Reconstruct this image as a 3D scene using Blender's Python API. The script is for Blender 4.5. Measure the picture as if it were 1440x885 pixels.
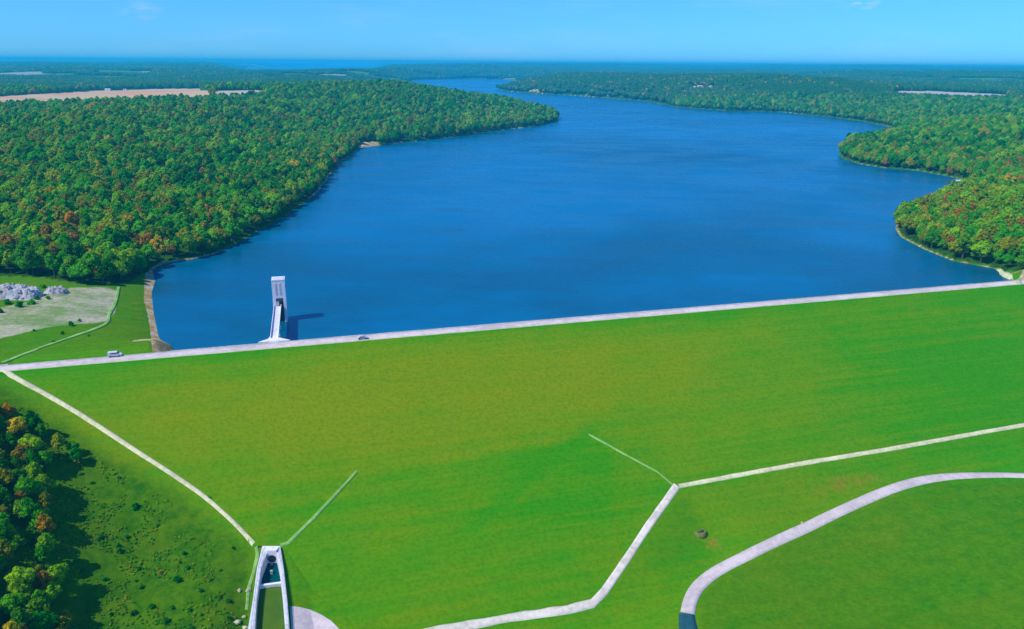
import bpy, bmesh, math, random
import numpy as np
from mathutils import Vector, Matrix
R = math.radians
rng = np.random.default_rng(7); random.seed(7)
for o in list(bpy.data.objects): bpy.data.objects.remove(o)
scn = bpy.context.scene; COL = scn.collection

# ------------------------------------------------------------------ camera
W, H, F, CAMZ = 1440., 885., 1130., 173.
EYE0 = 88.5; PITCH = math.atan((H/2-EYE0)/F); ROLL = R(0.46)
fwv = np.array([0, math.cos(PITCH), -math.sin(PITCH)]); up0 = np.array([0, math.sin(PITCH), math.cos(PITCH)]); rt0 = np.array([1., 0, 0])
rtv = math.cos(ROLL)*rt0+math.sin(ROLL)*up0; upv = -math.sin(ROLL)*rt0+math.cos(ROLL)*up0
CAM = np.array([0, 0, CAMZ])
cd = bpy.data.cameras.new('camera'); cam = bpy.data.objects.new('camera', cd); COL.objects.link(cam)
cd.sensor_width = 36; cd.lens = 36*F/W; cd.clip_start = 1; cd.clip_end = 200000
m3 = Matrix((rtv.tolist(), upv.tolist(), (-fwv).tolist())).transposed()
cam.matrix_world = Matrix.Translation(CAM.tolist()) @ m3.to_4x4(); scn.camera = cam

# ------------------------------------------------------------------ light, sky, exposure
SUN_EL, SUN_AZ = R(50), math.atan2(-0.88, -0.47)          # azimuth the sun stands at, clockwise from +y
sun_dir = Vector((math.sin(SUN_AZ)*math.cos(SUN_EL), math.cos(SUN_AZ)*math.cos(SUN_EL), math.sin(SUN_EL)))
sl = bpy.data.lights.new('sun', 'SUN'); sl.energy = 4.5; sl.angle = R(0.5); sl.color = (1, .93, .80)
so = bpy.data.objects.new('sun', sl); COL.objects.link(so); so.rotation_euler = sun_dir.to_track_quat('Z', 'Y').to_euler()
wd = bpy.data.worlds.new('World'); scn.world = wd; wd.use_nodes = True
SKY_TINT = (.28, .92, 1.95, 1); SKY_STR = .10
HAZE_D, HAZE_C = 1.12e-4, (.03, .66, 1.0)
EXPOSURE = 0.0
scn.view_settings.view_transform = 'Standard'; scn.view_settings.look = 'None'
scn.view_settings.gamma = 1; scn.view_settings.use_curve_mapping = False; scn.view_settings.exposure = EXPOSURE
scn.cycles.use_denoising = True; scn.cycles.max_bounces = 6; scn.cycles.volume_bounces = 4
scn.cycles.caustics_reflective = False; scn.cycles.caustics_refractive = False

class NT:
    """small node helper"""
    def __init__(s, tree): s.t = tree; s.n = tree.nodes; s.l = tree.links
    def add(s, typ, **kw):
        n = s.n.new(typ)
        for k, v in kw.items(): setattr(n, k, v)
        return n
    def put(s, sock, v):
        if isinstance(v, bpy.types.NodeSocket): s.l.new(v, sock)
        elif v is not None: sock.default_value = v
    def math(s, op, a, b=None, c=None, clamp=False):
        n = s.add('ShaderNodeMath', operation=op, use_clamp=clamp)
        s.put(n.inputs[0], a); s.put(n.inputs[1], b); s.put(n.inputs[2], c); return n.outputs[0]
    def noise(s, vec, scale, detail=3, rough=.55, dist=0):
        n = s.add('ShaderNodeTexNoise'); s.put(n.inputs['Vector'], vec)
        n.inputs['Scale'].default_value = scale; n.inputs['Detail'].default_value = detail
        n.inputs['Roughness'].default_value = rough; n.inputs['Distortion'].default_value = dist
        return n.outputs[0]
    def ramp(s, v, lo, hi):
        n = s.add('ShaderNodeMapRange'); n.interpolation_type = 'SMOOTHSTEP'
        s.put(n.inputs[0], v); n.inputs[1].default_value = lo; n.inputs[2].default_value = hi; return n.outputs[0]
    def mix(s, f, a, b, mode='MIX'):
        n = s.add('ShaderNodeMix', data_type='RGBA', blend_type=mode)
        s.put(n.inputs[0], f); s.put(n.inputs[6], c4(a)); s.put(n.inputs[7], c4(b)); return n.outputs[2]
    def mapping(s, vec, scale=(1, 1, 1), rot=(0, 0, 0), loc=(0, 0, 0)):
        n = s.add('ShaderNodeMapping'); s.put(n.inputs[0], vec)
        n.inputs[1].default_value = loc; n.inputs[2].default_value = rot; n.inputs[3].default_value = scale; return n.outputs[0]
    def attr(s, name):
        n = s.add('ShaderNodeAttribute', attribute_name=name); return n
def c4(v): return (*v, 1) if isinstance(v, tuple) and len(v) == 3 else v

t = NT(wd.node_tree); t.n.clear()
sky = t.add('ShaderNodeTexSky', sky_type='NISHITA'); sky.sun_disc = False; sky.sun_elevation = SUN_EL; sky.sun_rotation = SUN_AZ
sky.altitude = 300; sky.air_density = 1.0; sky.dust_density = .25; sky.ozone_density = 3
tc = t.add('ShaderNodeTexCoord')
col = t.mix(1.0, sky.outputs[0], SKY_TINT, 'MULTIPLY')
# two faint cloud wisps high above the horizon and a soft veil
nz = t.noise(t.mapping(tc.outputs['Generated'], scale=(1, 1, 3.2)), 26, 5, .6)
def wisp(px, py, size, gain):
    d = fwv*F+rtv*(px-W/2)+upv*(H/2-py); d = d/np.linalg.norm(d)
    v = t.add('ShaderNodeVectorMath', operation='DISTANCE'); t.put(v.inputs[0], t.mapping(tc.outputs['Generated'], scale=(1, 1, 2.4)))
    v.inputs[1].default_value = (d[0], d[1], d[2]*2.4)
    f = t.math('SUBTRACT', 1.0, t.math('DIVIDE', v.outputs['Value'], size), clamp=True)
    return t.math('MULTIPLY', t.math('MULTIPLY', f, t.ramp(nz, .38, .62)), gain)
cl = t.math('ADD', wisp(1206, 3, .024, 1.4), wisp(196, 15, .026, .35))
veil = t.math('MULTIPLY', t.ramp(t.noise(t.mapping(tc.outputs['Generated'], scale=(1, 1, 6)), 5, 4, .6), .45, .8), .14)
cl = t.math('ADD', cl, veil, clamp=True)
col = t.mix(cl, col, (6.5, 7.6, 9.4))
bg = t.add('ShaderNodeBackground'); t.put(bg.inputs[0], col); bg.inputs[1].default_value = SKY_STR
ow = t.add('ShaderNodeOutputWorld'); t.l.new(bg.outputs[0], ow.inputs[0])

# ------------------------------------------------------------------ projection helpers (design-time only: pixel -> metres)
def re_az(x, y):
    tt = np.minimum(1, np.abs(np.arctan2(x, y))/R(32.)); dip = .0030+.0045*tt*tt
    return 226./dip**2
def bend(x, y): return (x*x+y*y)/(2*re_az(x, y))
def rayd(px, py): return fwv*F+rtv*(px-W/2)+upv*(H/2-py)
def proj(x, y, z):
    v = np.stack([x, y, z-CAMZ], -1); zz = v@fwv; ok = zz > 1; zz = np.where(ok, zz, 1)
    return np.where(ok, W/2+F*(v@rtv)/zz, -9e4), np.where(ok, H/2-F*(v@upv)/zz, -9e4)
def flat_hit(px, py, z):
    d = rayd(px, py); zz = z
    for _ in range(14):
        k = (zz-CAMZ)/min(d[2], -1e-3); x, y = d[0]*k, d[1]*k; zz = z-float(bend(x, y))
    return np.array([x, y, zz])
def inpoly(px, py, poly):
    px = np.asarray(px, float); py = np.asarray(py, float); ins = np.zeros(px.shape, bool); n = len(poly)
    for i in range(n):
        x1, y1 = poly[i]; x2, y2 = poly[(i+1) % n]
        if y1 == y2: continue
        c = ((y1 > py) != (y2 > py)) & (px < (x2-x1)*(py-y1)/(y2-y1)+x1); ins ^= c
    return ins
def polydist(x, y, poly, closed=True):
    best = np.full(np.shape(x), 1e18); n = len(poly)
    for i in range(n if closed else n-1):
        ax, ay = poly[i]; bx, by = poly[(i+1) % n]; dx, dy = bx-ax, by-ay; L = dx*dx+dy*dy+1e-12
        k = np.clip(((x-ax)*dx+(y-ay)*dy)/L, 0, 1); best = np.minimum(best, (x-ax-k*dx)**2+(y-ay-k*dy)**2)
    return np.sqrt(best)
def sstep(a, b, v): k = np.clip((v-a)/(b-a), 0, 1); return k*k*(3-2*k)
def soft(px, py, poly, w):
    d = polydist(px, py, poly); return sstep(-w, w, np.where(inpoly(px, py, poly), d, -d))
_perm = rng.permutation(4096)
def vnoise(x, y, seed=0):
    xi = np.floor(x).astype(np.int64); yi = np.floor(y).astype(np.int64); fx = x-xi; fy = y-yi
    fx = fx*fx*(3-2*fx); fy = fy*fy*(3-2*fy)
    def h(a, b): return _perm[(_perm[(a+seed*37) & 4095]+b) & 4095]/4095.
    return (h(xi, yi)*(1-fx)+h(xi+1, yi)*fx)*(1-fy)+(h(xi, yi+1)*(1-fx)+h(xi+1, yi+1)*fx)*fy
def fbm(x, y, s, seed=0, o=4):
    v = 0; a = .5; tot = 0
    for i in range(o): v = v+a*vnoise(x/s*2**i, y/s*2**i, seed+i); tot += a; a *= .5
    return v/tot-.5

# ------------------------------------------------------------------ dam frame
CREST, SL, CW, USL, WZ = 60., 2.2, 7.8, 2.3, 52.
A3 = flat_hit(0, 523.5, CREST); B3 = flat_hit(1440, 400, CREST)
U = (B3-A3)[:2]; U = U/np.linalg.norm(U); N = np.array([U[1], -U[0]]); A = A3[:2]
def st(x, y): return (x-A[0])*U[0]+(y-A[1])*U[1], (x-A[0])*N[0]+(y-A[1])*N[1]
def xy(s, tt): return A[0]+U[0]*s+N[0]*tt, A[1]+U[1]*s+N[1]*tt
def dam_z(s, tt): return np.where(tt >= 0, CREST-tt/SL, np.where(tt < -CW, CREST+(tt+CW)/USL, CREST))
def dam_hit(px, py):
    d = rayd(px, py); k = (CREST-CAMZ+A@N/SL)/(d[2]+d[:2]@N/SL); return st(d[0]*k, d[1]*k)
groin_px = [(2, 522), (20, 531), (60, 552), (100, 575), (150, 607), (200, 640), (250, 672), (290, 700), (330, 736), (360, 768), (398, 768), (440, 830), (500, 880), (560, 893),
            (620, 885), (720, 869), (830, 852), (880, 788), (915, 735), (950, 684), (1040, 668), (1140, 650), (1250, 632), (1360, 612), (1440, 598)]
TOE = [(-1., 0.)]+[tuple(map(float, dam_hit(*p))) for p in groin_px[1:]]+[(470., 66.), (520., 40.), (580., 0.)]
TOE_S = np.array([p[0] for p in TOE]); TOE_T = np.array([p[1] for p in TOE])
S_R = 580.
dam_poly = [xy(*p) for p in TOE]+[xy(S_R, -CW-16), xy(-1, -CW-16)]

# ------------------------------------------------------------------ lake outline
left_shore = [(229, 489), (222, 470), (216, 440), (213, 412), (218, 395), (214, 380), (232, 370), (262, 366), (300, 358), (345, 336), (400, 306), (440, 276), (460, 254), (474, 230), (508, 208), (560, 201),
              (620, 195), (700, 184), (760, 177), (787, 170), (783, 163), (764, 157), (730, 149), (690, 141), (640, 135), (590, 126), (562, 119), (586, 112.5), (650, 111), (700, 111.5), (735, 115),
              (742, 120), (700, 126), (716, 129), (745, 131.5), (800, 134.5), (850, 138), (900, 142), (960, 151.5), (1020, 156), (1100, 158), (1160, 164), (1215, 171), (1256, 180),
              (1262, 190), (1215, 201), (1186, 206), (1179, 213), (1185, 223), (1210, 231), (1240, 236), (1290, 240), (1338, 249), (1372, 258), (1352, 272), (1312, 288), (1284, 300), (1264, 311), (1259, 321), (1266, 333),
              (1300, 351), (1340, 367), (1372, 373), (1400, 378), (1414, 390)]
lake = [tuple(flat_hit(px, py, WZ)[:2]) for px, py in left_shore]
s1, _ = st(*lake[-1]); s0, _ = st(*lake[0])
TW = -CW-(CREST-WZ)*USL; S_L0, S_L1 = s0, s1
lake += [tuple(map(float, xy(s1+12, TW))), tuple(map(float, xy(s0-8, TW)))]
# roughen the shoreline
def nsub(p, q): return max(1, min(10, int(np.linalg.norm(np.subtract(q, p))/(14+.02*np.linalg.norm(p)))))
def rough(poly, a):
    out = []
    for i in range(len(poly)):
        p, q = np.array(poly[i]), np.array(poly[(i+1) % len(poly)]); L = np.linalg.norm(q-p); n = nsub(p, q)
        for k in range(n):
            c = p+(q-p)*k/n; d = np.linalg.norm(c); am = a*min(1, k)*min(L/12, d/90.)
            out.append((c[0]+rng.uniform(-1, 1)*am, c[1]+rng.uniform(-1, 1)*am))
    return out
lake = rough(lake[:-2], .3)[:-nsub(lake[-3], lake[0])+1 or None]+lake[-2:]
far_px = [(326, 97.5), (400, 94), (480, 92.5), (570, 93.5), (520, 100), (492, 107), (440, 111), (395, 111), (350, 104)]
far_lake = [tuple(flat_hit(px, py, WZ)[:2]) for px, py in far_px]
LAKES = [lake, far_lake]
def lake_sd(x, y):     # negative inside water
    x = np.asarray(x, float); y = np.asarray(y, float); full = np.full(x.shape, 500.); m = st(x, y)[1] < 60
    if not m.any(): return full
    x, y = x[m], y[m]; out = None
    for P in LAKES:
        d = polydist(x, y, P); d = np.where(inpoly(x, y, P), -d, d); out = d if out is None else np.minimum(out, d)
    full[m] = out; return full

# ------------------------------------------------------------------ natural ground below the dam: thin plate through survey points
ctl = [(-250, 560, 66), (0, 545, 58), (-250, 700, 58), (0, 700, 43), (-250, 885, 42), (0, 885, 30), (100, 640, 42), (100, 700, 35), (100, 790, 27), (100, 885, 20), (200, 700, 31), (200, 790, 22), (200, 885, 16),
       (300, 745, 24), (300, 820, 19), (300, 885, 14), (350, 850, 14.5), (340, 800, 20), (380, 820, 17), (380, 885, 11.5), (430, 860, 11.5), (480, 885, 7.5), (620, 930, 4), (760, 930, 2.5), (860, 870, 3.5), (960, 885, 3), (1000, 800, 6), (980, 750, 9), (1000, 700, 16), (1130, 745, 9), (1200, 670, 15),
       (1320, 671, 15), (1440, 668, 15.5), (1440, 720, 13), (1250, 800, 7), (1440, 885, 8), (1100, 885, 4), (1440, 630, 19), (1700, 620, 22), (1700, 800, 18), (2200, 600, 45), (0, 1150, 14), (380, 1150, 4), (760, 1150, 0), (1200, 1150, 2), (1700, 1150, 12), (-400, 1150, 30)]
cp = np.array([[*flat_hit(a, b, c)[:2], c] for a, b, c in ctl])
cx, cy = cp[:, 0], cp[:, 1]
def tps(r2): return np.where(r2 > 0, .5*r2*np.log(np.maximum(r2, 1e-9)), 0)
n = len(cp); K = np.zeros((n+3, n+3)); K[:n, :n] = tps((cx[:, None]-cx)**2+(cy[:, None]-cy)**2)+np.eye(n)*60
K[:n, n] = K[n, :n] = 1; K[:n, n+1] = K[n+1, :n] = cx; K[:n, n+2] = K[n+2, :n] = cy
wts = np.linalg.solve(K, np.r_[cp[:, 2], 0, 0, 0])
def n_dn(x, y):
    xx = np.clip(x, -420, 520); yy = np.clip(y, -60, 420); v = wts[n]+wts[n+1]*xx+wts[n+2]*yy
    for i in range(n): v = v+wts[i]*tps((xx-cx[i])**2+(yy-cy[i])**2)
    return np.clip(v, -2, 75)

# outlet basin footprint (wall tops), metres
BZ0, BZ1 = 21.3, 11.5
def bh(px, py):
    k = (py-770)/115.; return flat_hit(px, py, BZ0+(BZ1-BZ0)*k)
b_out_l = [bh(369, 769), bh(361.5, 800), bh(355.5, 846), bh(349, 885), bh(340, 930)]
b_out_r = [bh(394, 769), bh(399, 800), bh(404, 846), bh(407, 885), bh(412, 930)]
b_in_l = [bh(375.5, 778.5), bh(367, 800), bh(361, 846), bh(358.5, 885), bh(355, 930)]
b_in_r = [bh(388.5, 778.5), bh(393, 800), bh(398, 846), bh(401, 885), bh(405, 930)]
mid_l = [((a+b)/2)[:2] for a, b in zip(b_out_l, b_in_l)]; mid_r = [((a+b)/2)[:2] for a, b in zip(b_out_r, b_in_r)]
mid_l[0] = mid_l[0]; basin_cut = [tuple(p) for p in mid_l]+[tuple(p) for p in mid_r[::-1]]
out_poly = [tuple(p[:2]) for p in b_out_l]+[tuple(p[:2]) for p in b_out_r[::-1]]

HILLS = [(*flat_hit(px, py, 70)[:2], rr_, hh_) for px, py, rr_, hh_ in ((540, 146, 330, 24), (380, 150, 300, 12), (960, 128, 650, 34), (1120, 134, 420, 20), (800, 120, 500, 24), (660, 103, 700, 34), (1240, 116, 900, 40), (480, 108, 600, 20), (1400, 190, 240, 12), (1420, 118, 900, 22), (160, 108, 1200, 34), (230, 215, 220, 10), (1500, 300, 90, 10))]
def ground_z(x, y, cut=True):
    x = np.atleast_1d(np.asarray(x, float)); y = np.atleast_1d(np.asarray(y, float))
    s, tt = st(x, y); sd = lake_sd(x, y); r = np.hypot(x, y)
    # upstream country
    hill = 8.5*(1-np.exp(-np.maximum(sd, 0)/22.))+24*sstep(60, 420, sd)
    amp = sstep(60, 400, sd)
    hill = hill+amp*(fbm(x, y, 420, 3)*20+fbm(x, y, 150, 17, 2)*9*(1-sstep(2500, 4000, r))+sstep(5000, 16000, r)*(42+fbm(x, y, 3000, 44, 3)*125)+fbm(x, y, 1900, 9)*(30+45*sstep(2800, 6000, r))*sstep(800, 4000, r))+sstep(8, 60, sd)*fbm(x, y, 60, 5)*2.2
    for hx, hy, hr, hh_ in HILLS: hill = hill+hh_*np.exp(-((x-hx)**2+(y-hy)**2)/hr**2)*sstep(0, 140, sd)
    upz = WZ+np.where(sd > 0, hill, np.maximum(sd*.35, -9))
    # farther than the survey, downstream and behind, the same rolling country
    dn = n_dn(x, y); dn = dn+fbm(x, y, 45, 21)*1.2*sstep(10, 40, -polydist(x, y, dam_poly)*np.where(inpoly(x, y, dam_poly), 1, -1))
    w = sstep(-22, 8, tt)
    z = upz*(1-w)+dn*w
    # meet the embankment
    ins = inpoly(x, y, dam_poly); dd = polydist(x, y, dam_poly); pz = dam_z(s, tt)
    wet = sstep(S_L0-3, S_L0+10, s)*(1-sstep(S_L1-8, S_L1+6, s)); pz = np.where(tt < -CW, CREST+(pz-CREST)*wet, pz)
    ring = sstep(0, 26, dd); face = (tt > -CW-44)
    z = np.where(~ins & face & (s > -60) & (s < S_R+40), pz*(1-ring)+z*ring, z)
    z = np.where(ins, pz-np.where(tt < -CW, .15+3*wet, np.minimum(dd*.45, 4)+.02), z)
    if cut:
        z = np.where(inpoly(x, y, out_poly), np.minimum(z, 30), z)
        ci = inpoly(x, y, basin_cut); z = np.where(ci, z-9, z)
        near = (~ci) & (polydist(x, y, out_poly) < 7); zt = base_top(x, y)
        k = np.clip(polydist(x, y, out_poly)/7, 0, 1); k = np.where(inpoly(x, y, out_poly), 0, k)
        z = np.where(near & ~ins, (zt-.35)*(1-k)+z*k, z)
        # bowl of the drain pit
        pass
    return z-bend(x, y)
def min_(v): return v
def base_top(x, y):
    a = np.array(b_out_l[0][:2]); b = np.array(b_out_l[-1][:2]); L = np.linalg.norm(b-a); k = np.clip(((x-a[0])*(b[0]-a[0])+(y-a[1])*(b[1]-a[1]))/L/L, 0, 1)
    return BZ0+(BZ1-BZ0)*min_(k*160/115)
def ghit(px, py, cut=False):
    d = rayd(px, py); d = d/np.linalg.norm(d); lo = 120.
    ts = np.concatenate([np.arange(120, 900, 6), np.geomspace(900, 30000, 260)])
    P = CAM+ts[:, None]*d; f = P[:, 2]-ground_surf(P[:, 0], P[:, 1]); i = int(np.argmax(f < 0)) if (f < 0).any() else len(ts)-1
    a, b = ts[max(i-1, 0)], ts[i]
    for _ in range(18):
        m = (a+b)/2; p = CAM+m*d
        if p[2]-ground_surf(p[0], p[1])[0] < 0: b = m
        else: a = m
    return CAM+b*d
def ground_surf(x, y):    # visible surface: ground, embankment
    x = np.atleast_1d(np.asarray(x, float)); y = np.atleast_1d(np.asarray(y, float))
    s, tt = st(x, y); ins = inpoly(x, y, dam_poly)
    g = ground_z(x, y, True); return np.where(ins, np.maximum(dam_z(s, tt), g), g)
PIT = (1e5, 1e5); PIT = tuple(ghit(984, 748)[:2])

# ------------------------------------------------------------------ object helpers
def tag(o, label=None, cat=None, group=None, kind=None):
    if label: o['label'] = label
    if cat: o['category'] = cat
    if group: o['group'] = group
    if kind: o['kind'] = kind
    return o
def link(o, parent=None):
    COL.objects.link(o)
    if parent is not None: o.parent = parent
    return o
def np_mesh(name, V, Fc, mats, attrs=None, smooth=False):
    me = bpy.data.meshes.new(name); V = np.asarray(V, np.float32); Fc = np.asarray(Fc, np.int32); k = Fc.shape[1]
    me.vertices.add(len(V)); me.vertices.foreach_set('co', V.ravel())
    me.loops.add(Fc.size); me.loops.foreach_set('vertex_index', Fc.ravel())
    me.polygons.add(len(Fc)); me.polygons.foreach_set('loop_start', np.arange(0, Fc.size, k, dtype=np.int32))
    me.polygons.foreach_set('loop_total', np.full(len(Fc), k, np.int32))
    if smooth: me.polygons.foreach_set('use_smooth', np.ones(len(Fc), bool))
    me.update(calc_edges=True)
    for m in mats: me.materials.append(m)
    for nm, arr in (attrs or {}).items():
        a = me.attributes.new(nm, 'FLOAT_COLOR', 'POINT'); a.data.foreach_set('color', np.asarray(arr, np.float32).ravel())
    return me
def bm_obj(name, bm, mat, parent=None, smooth=False, bevel=0):
    me = bpy.data.meshes.new(name)
    if bevel: bmesh.ops.bevel(bm, geom=bm.edges[:], offset=bevel, segments=1, affect='EDGES')
    bmesh.ops.recalc_face_normals(bm, faces=bm.faces[:])
    bm.to_mesh(me); bm.free()
    if smooth: me.polygons.foreach_set('use_smooth', [True]*len(me.polygons))
    me.materials.append(mat); return link(bpy.data.objects.new(name, me), parent)
def box(bm, c, s, rz=0, M=None):
    mt = Matrix.Translation(c) @ Matrix.Rotation(rz, 4, 'Z') @ Matrix.Diagonal((s[0], s[1], s[2], 1))
    if M is not None: mt = M @ mt
    bmesh.ops.create_cube(bm, size=1, matrix=mt)
def cyl(bm, c, r1, r2, h, seg=12, M=None):
    mt = Matrix.Translation(c)
    if M is not None: mt = M @ mt
    bmesh.ops.create_cone(bm, cap_ends=True, segments=seg, radius1=r1, radius2=r2, depth=h, matrix=mt)
def empty(name, loc, rz=0):
    o = bpy.data.objects.new(name, None); o.location = loc; o.rotation_euler = (0, 0, rz); o.empty_display_size = .5; return link(o)

# ------------------------------------------------------------------ materials
def new_mat(name):
    m = bpy.data.materials.new(name); m.use_nodes = True; t = NT(m.node_tree); b = t.n['Principled BSDF']; return m, t, b
def geo_pos(t): return t.add('ShaderNodeNewGeometry').outputs['Position']
def simple(name, c, rough=.8, var=.15, scale=1.2, metal=0, spec=.3, stain=None, bump=0):
    m, t, b = new_mat(name); p = geo_pos(t)
    nz = t.noise(p, scale, 5, .6); n2 = t.noise(p, scale*.13, 3, .6)
    f = t.math('ADD', t.math('MULTIPLY', nz, .5), t.math('MULTIPLY', n2, .5))
    k = t.ramp(f, .36, .64); lo = tuple(v*(1-var) for v in c); hi = tuple(min(1, v*(1+var)) for v in c)
    cc = t.mix(k, lo, hi)
    if stain:
        sv = t.noise(t.mapping(p, scale=(1, 1, .12)), scale*.6, 4, .6); cc = t.mix(t.math('MULTIPLY', t.ramp(sv, .52, .7), .55), cc, stain)
    t.put(b.inputs['Base Color'], cc); b.inputs['Roughness'].default_value = rough; b.inputs['Metallic'].default_value = metal
    b.inputs['Specular IOR Level'].default_value = spec
    if bump:
        bu = t.add('ShaderNodeBump'); bu.inputs['Strength'].default_value = bump; bu.inputs['Distance'].default_value = .2
        t.put(bu.inputs['Height'], nz); t.put(b.inputs['Normal'], bu.outputs[0])
    return m
G_GREEN, G_OLIVE, G_DARK = (.040, .268, .0), (.185, .262, .0), (.035, .165, .002)
def ground_material():
    m, t, b = new_mat('ground_cover'); p = geo_pos(t)
    a1 = t.attr('zone'); a2 = t.attr('tone'); s1 = t.add('ShaderNodeSeparateColor'); s2 = t.add('ShaderNodeSeparateColor')
    t.put(s1.inputs[0], a1.outputs['Color']); t.put(s2.inputs[0], a2.outputs['Color'])
    gravel, sand, forest = s1.outputs; olive, rough_, tan = s2.outputs
    ang = math.atan2(U[1], U[0])
    big = t.noise(p, .012, 4, .6); mid = t.noise(p, .06, 5, .65); fine = t.noise(p, .7, 5, .7)
    pr = t.add('ShaderNodeVectorRotate', rotation_type='Z_AXIS'); t.put(pr.inputs['Vector'], p); pr.inputs['Angle'].default_value = -ang
    strip = t.noise(t.mapping(pr.outputs[0], scale=(.008, .22, .22)), 1, 4, .7)      # mowing swathes run along the crest
    strip2 = t.noise(t.mapping(pr.outputs[0], scale=(.03, .9, .9)), 1, 3, .7)
    f = t.math('ADD', olive, t.math('MULTIPLY', t.math('SUBTRACT', big, .5), .75))
    f = t.math('ADD', f, t.math('MULTIPLY', t.math('SUBTRACT', mid, .5), .7))
    f = t.math('ADD', f, t.math('MULTIPLY', t.math('SUBTRACT', strip, .5), 1.25))
    f = t.math('ADD', f, t.math('MULTIPLY', t.math('SUBTRACT', strip2, .5), .75), clamp=True)
    c = t.mix(f, G_GREEN, G_OLIVE)
    # unmown rough grass
    rr = t.noise(p, .22, 6, .78); r2 = t.noise(p, .045, 4, .6)
    rc = t.mix(t.ramp(rr, .33, .67), (.012, .105, .0), (.088, .20, .0)); rc = t.mix(t.math('MULTIPLY', t.ramp(r2, .5, .7), .4), rc, (.12, .165, .004))
    c = t.mix(rough_, c, rc)
    pat = t.ramp(t.math('ADD', t.noise(p, .11, 5, .7), t.math('MULTIPLY', tan, .45)), .72, .98)
    c = t.mix(t.math('MULTIPLY', pat, .75), c, (.27, .20, .02))
    # forest floor, gravel, shore
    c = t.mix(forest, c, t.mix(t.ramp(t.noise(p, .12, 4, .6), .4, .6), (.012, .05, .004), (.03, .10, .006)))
    gv = t.ramp(t.math('ADD', gravel, t.math('MULTIPLY', t.math('SUBTRACT', t.noise(p, .14, 5, .7), .5), .9)), .3, .6)
    lotm = t.ramp(t.math('ADD', t.noise(t.mapping(p, scale=(.5, 1.2, 1)), .05, 5, .7), t.math('MULTIPLY', t.noise(p, .3, 4, .7), .4)), .56, .84)
    c = t.mix(t.math('MULTIPLY', gv, t.math('SUBTRACT', 1.0, t.math('MULTIPLY', lotm, .7))), c, t.mix(t.ramp(t.noise(t.mapping(p, scale=(.6, 1.3, 1)), .16, 6, .7), .3, .7), (.40, .42, .24), (.54, .46, .38)))
    sv = t.ramp(t.math('ADD', sand, t.math('MULTIPLY', t.math('SUBTRACT', t.noise(p, .25, 5, .7), .5), .7)), .38, .62)
    sc = t.mix(t.ramp(t.noise(p, .2, 5, .7), .38, .62), (.42, .24, .05), (.58, .50, .36))
    c = t.mix(sv, c, sc)
    c = t.mix(t.math('MULTIPLY', t.ramp(fine, .4, .65), .28), c, (.01, .10, 0), 'MIX')
    # ploughed fields
    a3 = t.attr('field'); s3 = t.add('ShaderNodeSeparateColor'); t.put(s3.inputs[0], a3.outputs['Color'])
    c = t.mix(s3.outputs[0], c, t.mix(t.ramp(t.noise(t.mapping(p, scale=(.3, 1, 1)), .01, 3, .6), .4, .6), (.62, .30, .16), (.55, .42, .25)))
    c = t.mix(s3.outputs[1], c, (.56, .48, .44))
    t.put(b.inputs['Base Color'], c); b.inputs['Roughness'].default_value = .95; b.inputs['Specular IOR Level'].default_value = 0
    bu = t.add('ShaderNodeBump'); bu.inputs['Strength'].default_value = .55; bu.inputs['Distance'].default_value = .35
    hgt = t.math('ADD', fine, t.math('MULTIPLY', t.noise(p, .22, 4, .65), 1.6)); t.put(bu.inputs['Height'], hgt); t.put(b.inputs['Normal'], bu.outputs[0])
    return m
M_GROUND = ground_material()
def water_material(name, c0, c1, sc, rough=.22):
    m, t, b = new_mat(name); p = geo_pos(t)
    v = t.noise(t.mapping(p, scale=(.9, 1.0, 1), rot=(0, 0, .4)), .004*sc, 4, .55); v2 = t.noise(t.mapping(p, scale=(.7, 1.2, 1), rot=(0, 0, .5)), .018*sc, 4, .6)
    k = t.ramp(t.math('ADD', t.math('MULTIPLY', v, .6), t.math('MULTIPLY', v2, .4)), .36, .64)
    t.put(b.inputs['Base Color'], t.mix(k, c0, c1)); b.inputs['IOR'].default_value = 1.28; b.inputs['Specular IOR Level'].default_value = .38; b.inputs['Specular Tint'].default_value = (.25, .8, 1, 1)
    t.put(b.inputs['Roughness'], t.math('ADD', rough, t.math('MULTIPLY', t.ramp(v2, .4, .65), .12)))
    bu = t.add('ShaderNodeBump'); bu.inputs['Strength'].default_value = .45; bu.inputs['Distance'].default_value = .3
    wv = t.noise(t.mapping(p, scale=(.6, 1.4, 1), rot=(0, 0, .3)), .35, 4, .6); t.put(bu.inputs['Height'], wv); t.put(b.inputs['Normal'], bu.outputs[0])
    return m
M_WATER = water_material('lake_water', (.0, .078, .142), (.0, .146, .32), 1, .24)
M_DARKW = water_material('basin_water', (.0, .05, .06), (.002, .075, .07), 30, .12)
M_ALGAE = water_material('algae_water', (.045, .115, .0), (.07, .14, .002), 20, .5)
M_ASPH = simple('crest_road_surface', (.60, .52, .50), .85, .2, .35)
M_ASPH2 = simple('park_road_surface', (.57, .49, .475), .85, .16, .5, stain=(.42, .37, .38))
M_DARKA = simple('dark_teal_surface', (.012, .085, .11), .8, .2, 1.0)  # dark blue-green surface for the flared end of the park road
M_SHOULD = simple('gravel_shoulder', (.48, .52, .28), .95, .28, .8)
M_PATH = simple('pale_gravel', (.62, .60, .36), .95, .22, .7)
M_PATHW = simple('white_gravel', (.66, .60, .50), .95, .2, .6)
M_DITCH = simple('mossy_concrete', (.22, .42, .10), .95, .25, .8)
M_RIPRAP = simple('riprap', (.42, .42, .46), .95, .35, .9, bump=1)
M_CONC = simple('concrete', (.62, .63, .68), .85, .12, .9, stain=(.40, .36, .34), bump=.2)
M_CONCW = simple('white_concrete', (.80, .79, .82), .8, .06, .9, stain=(.66, .52, .54))
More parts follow.
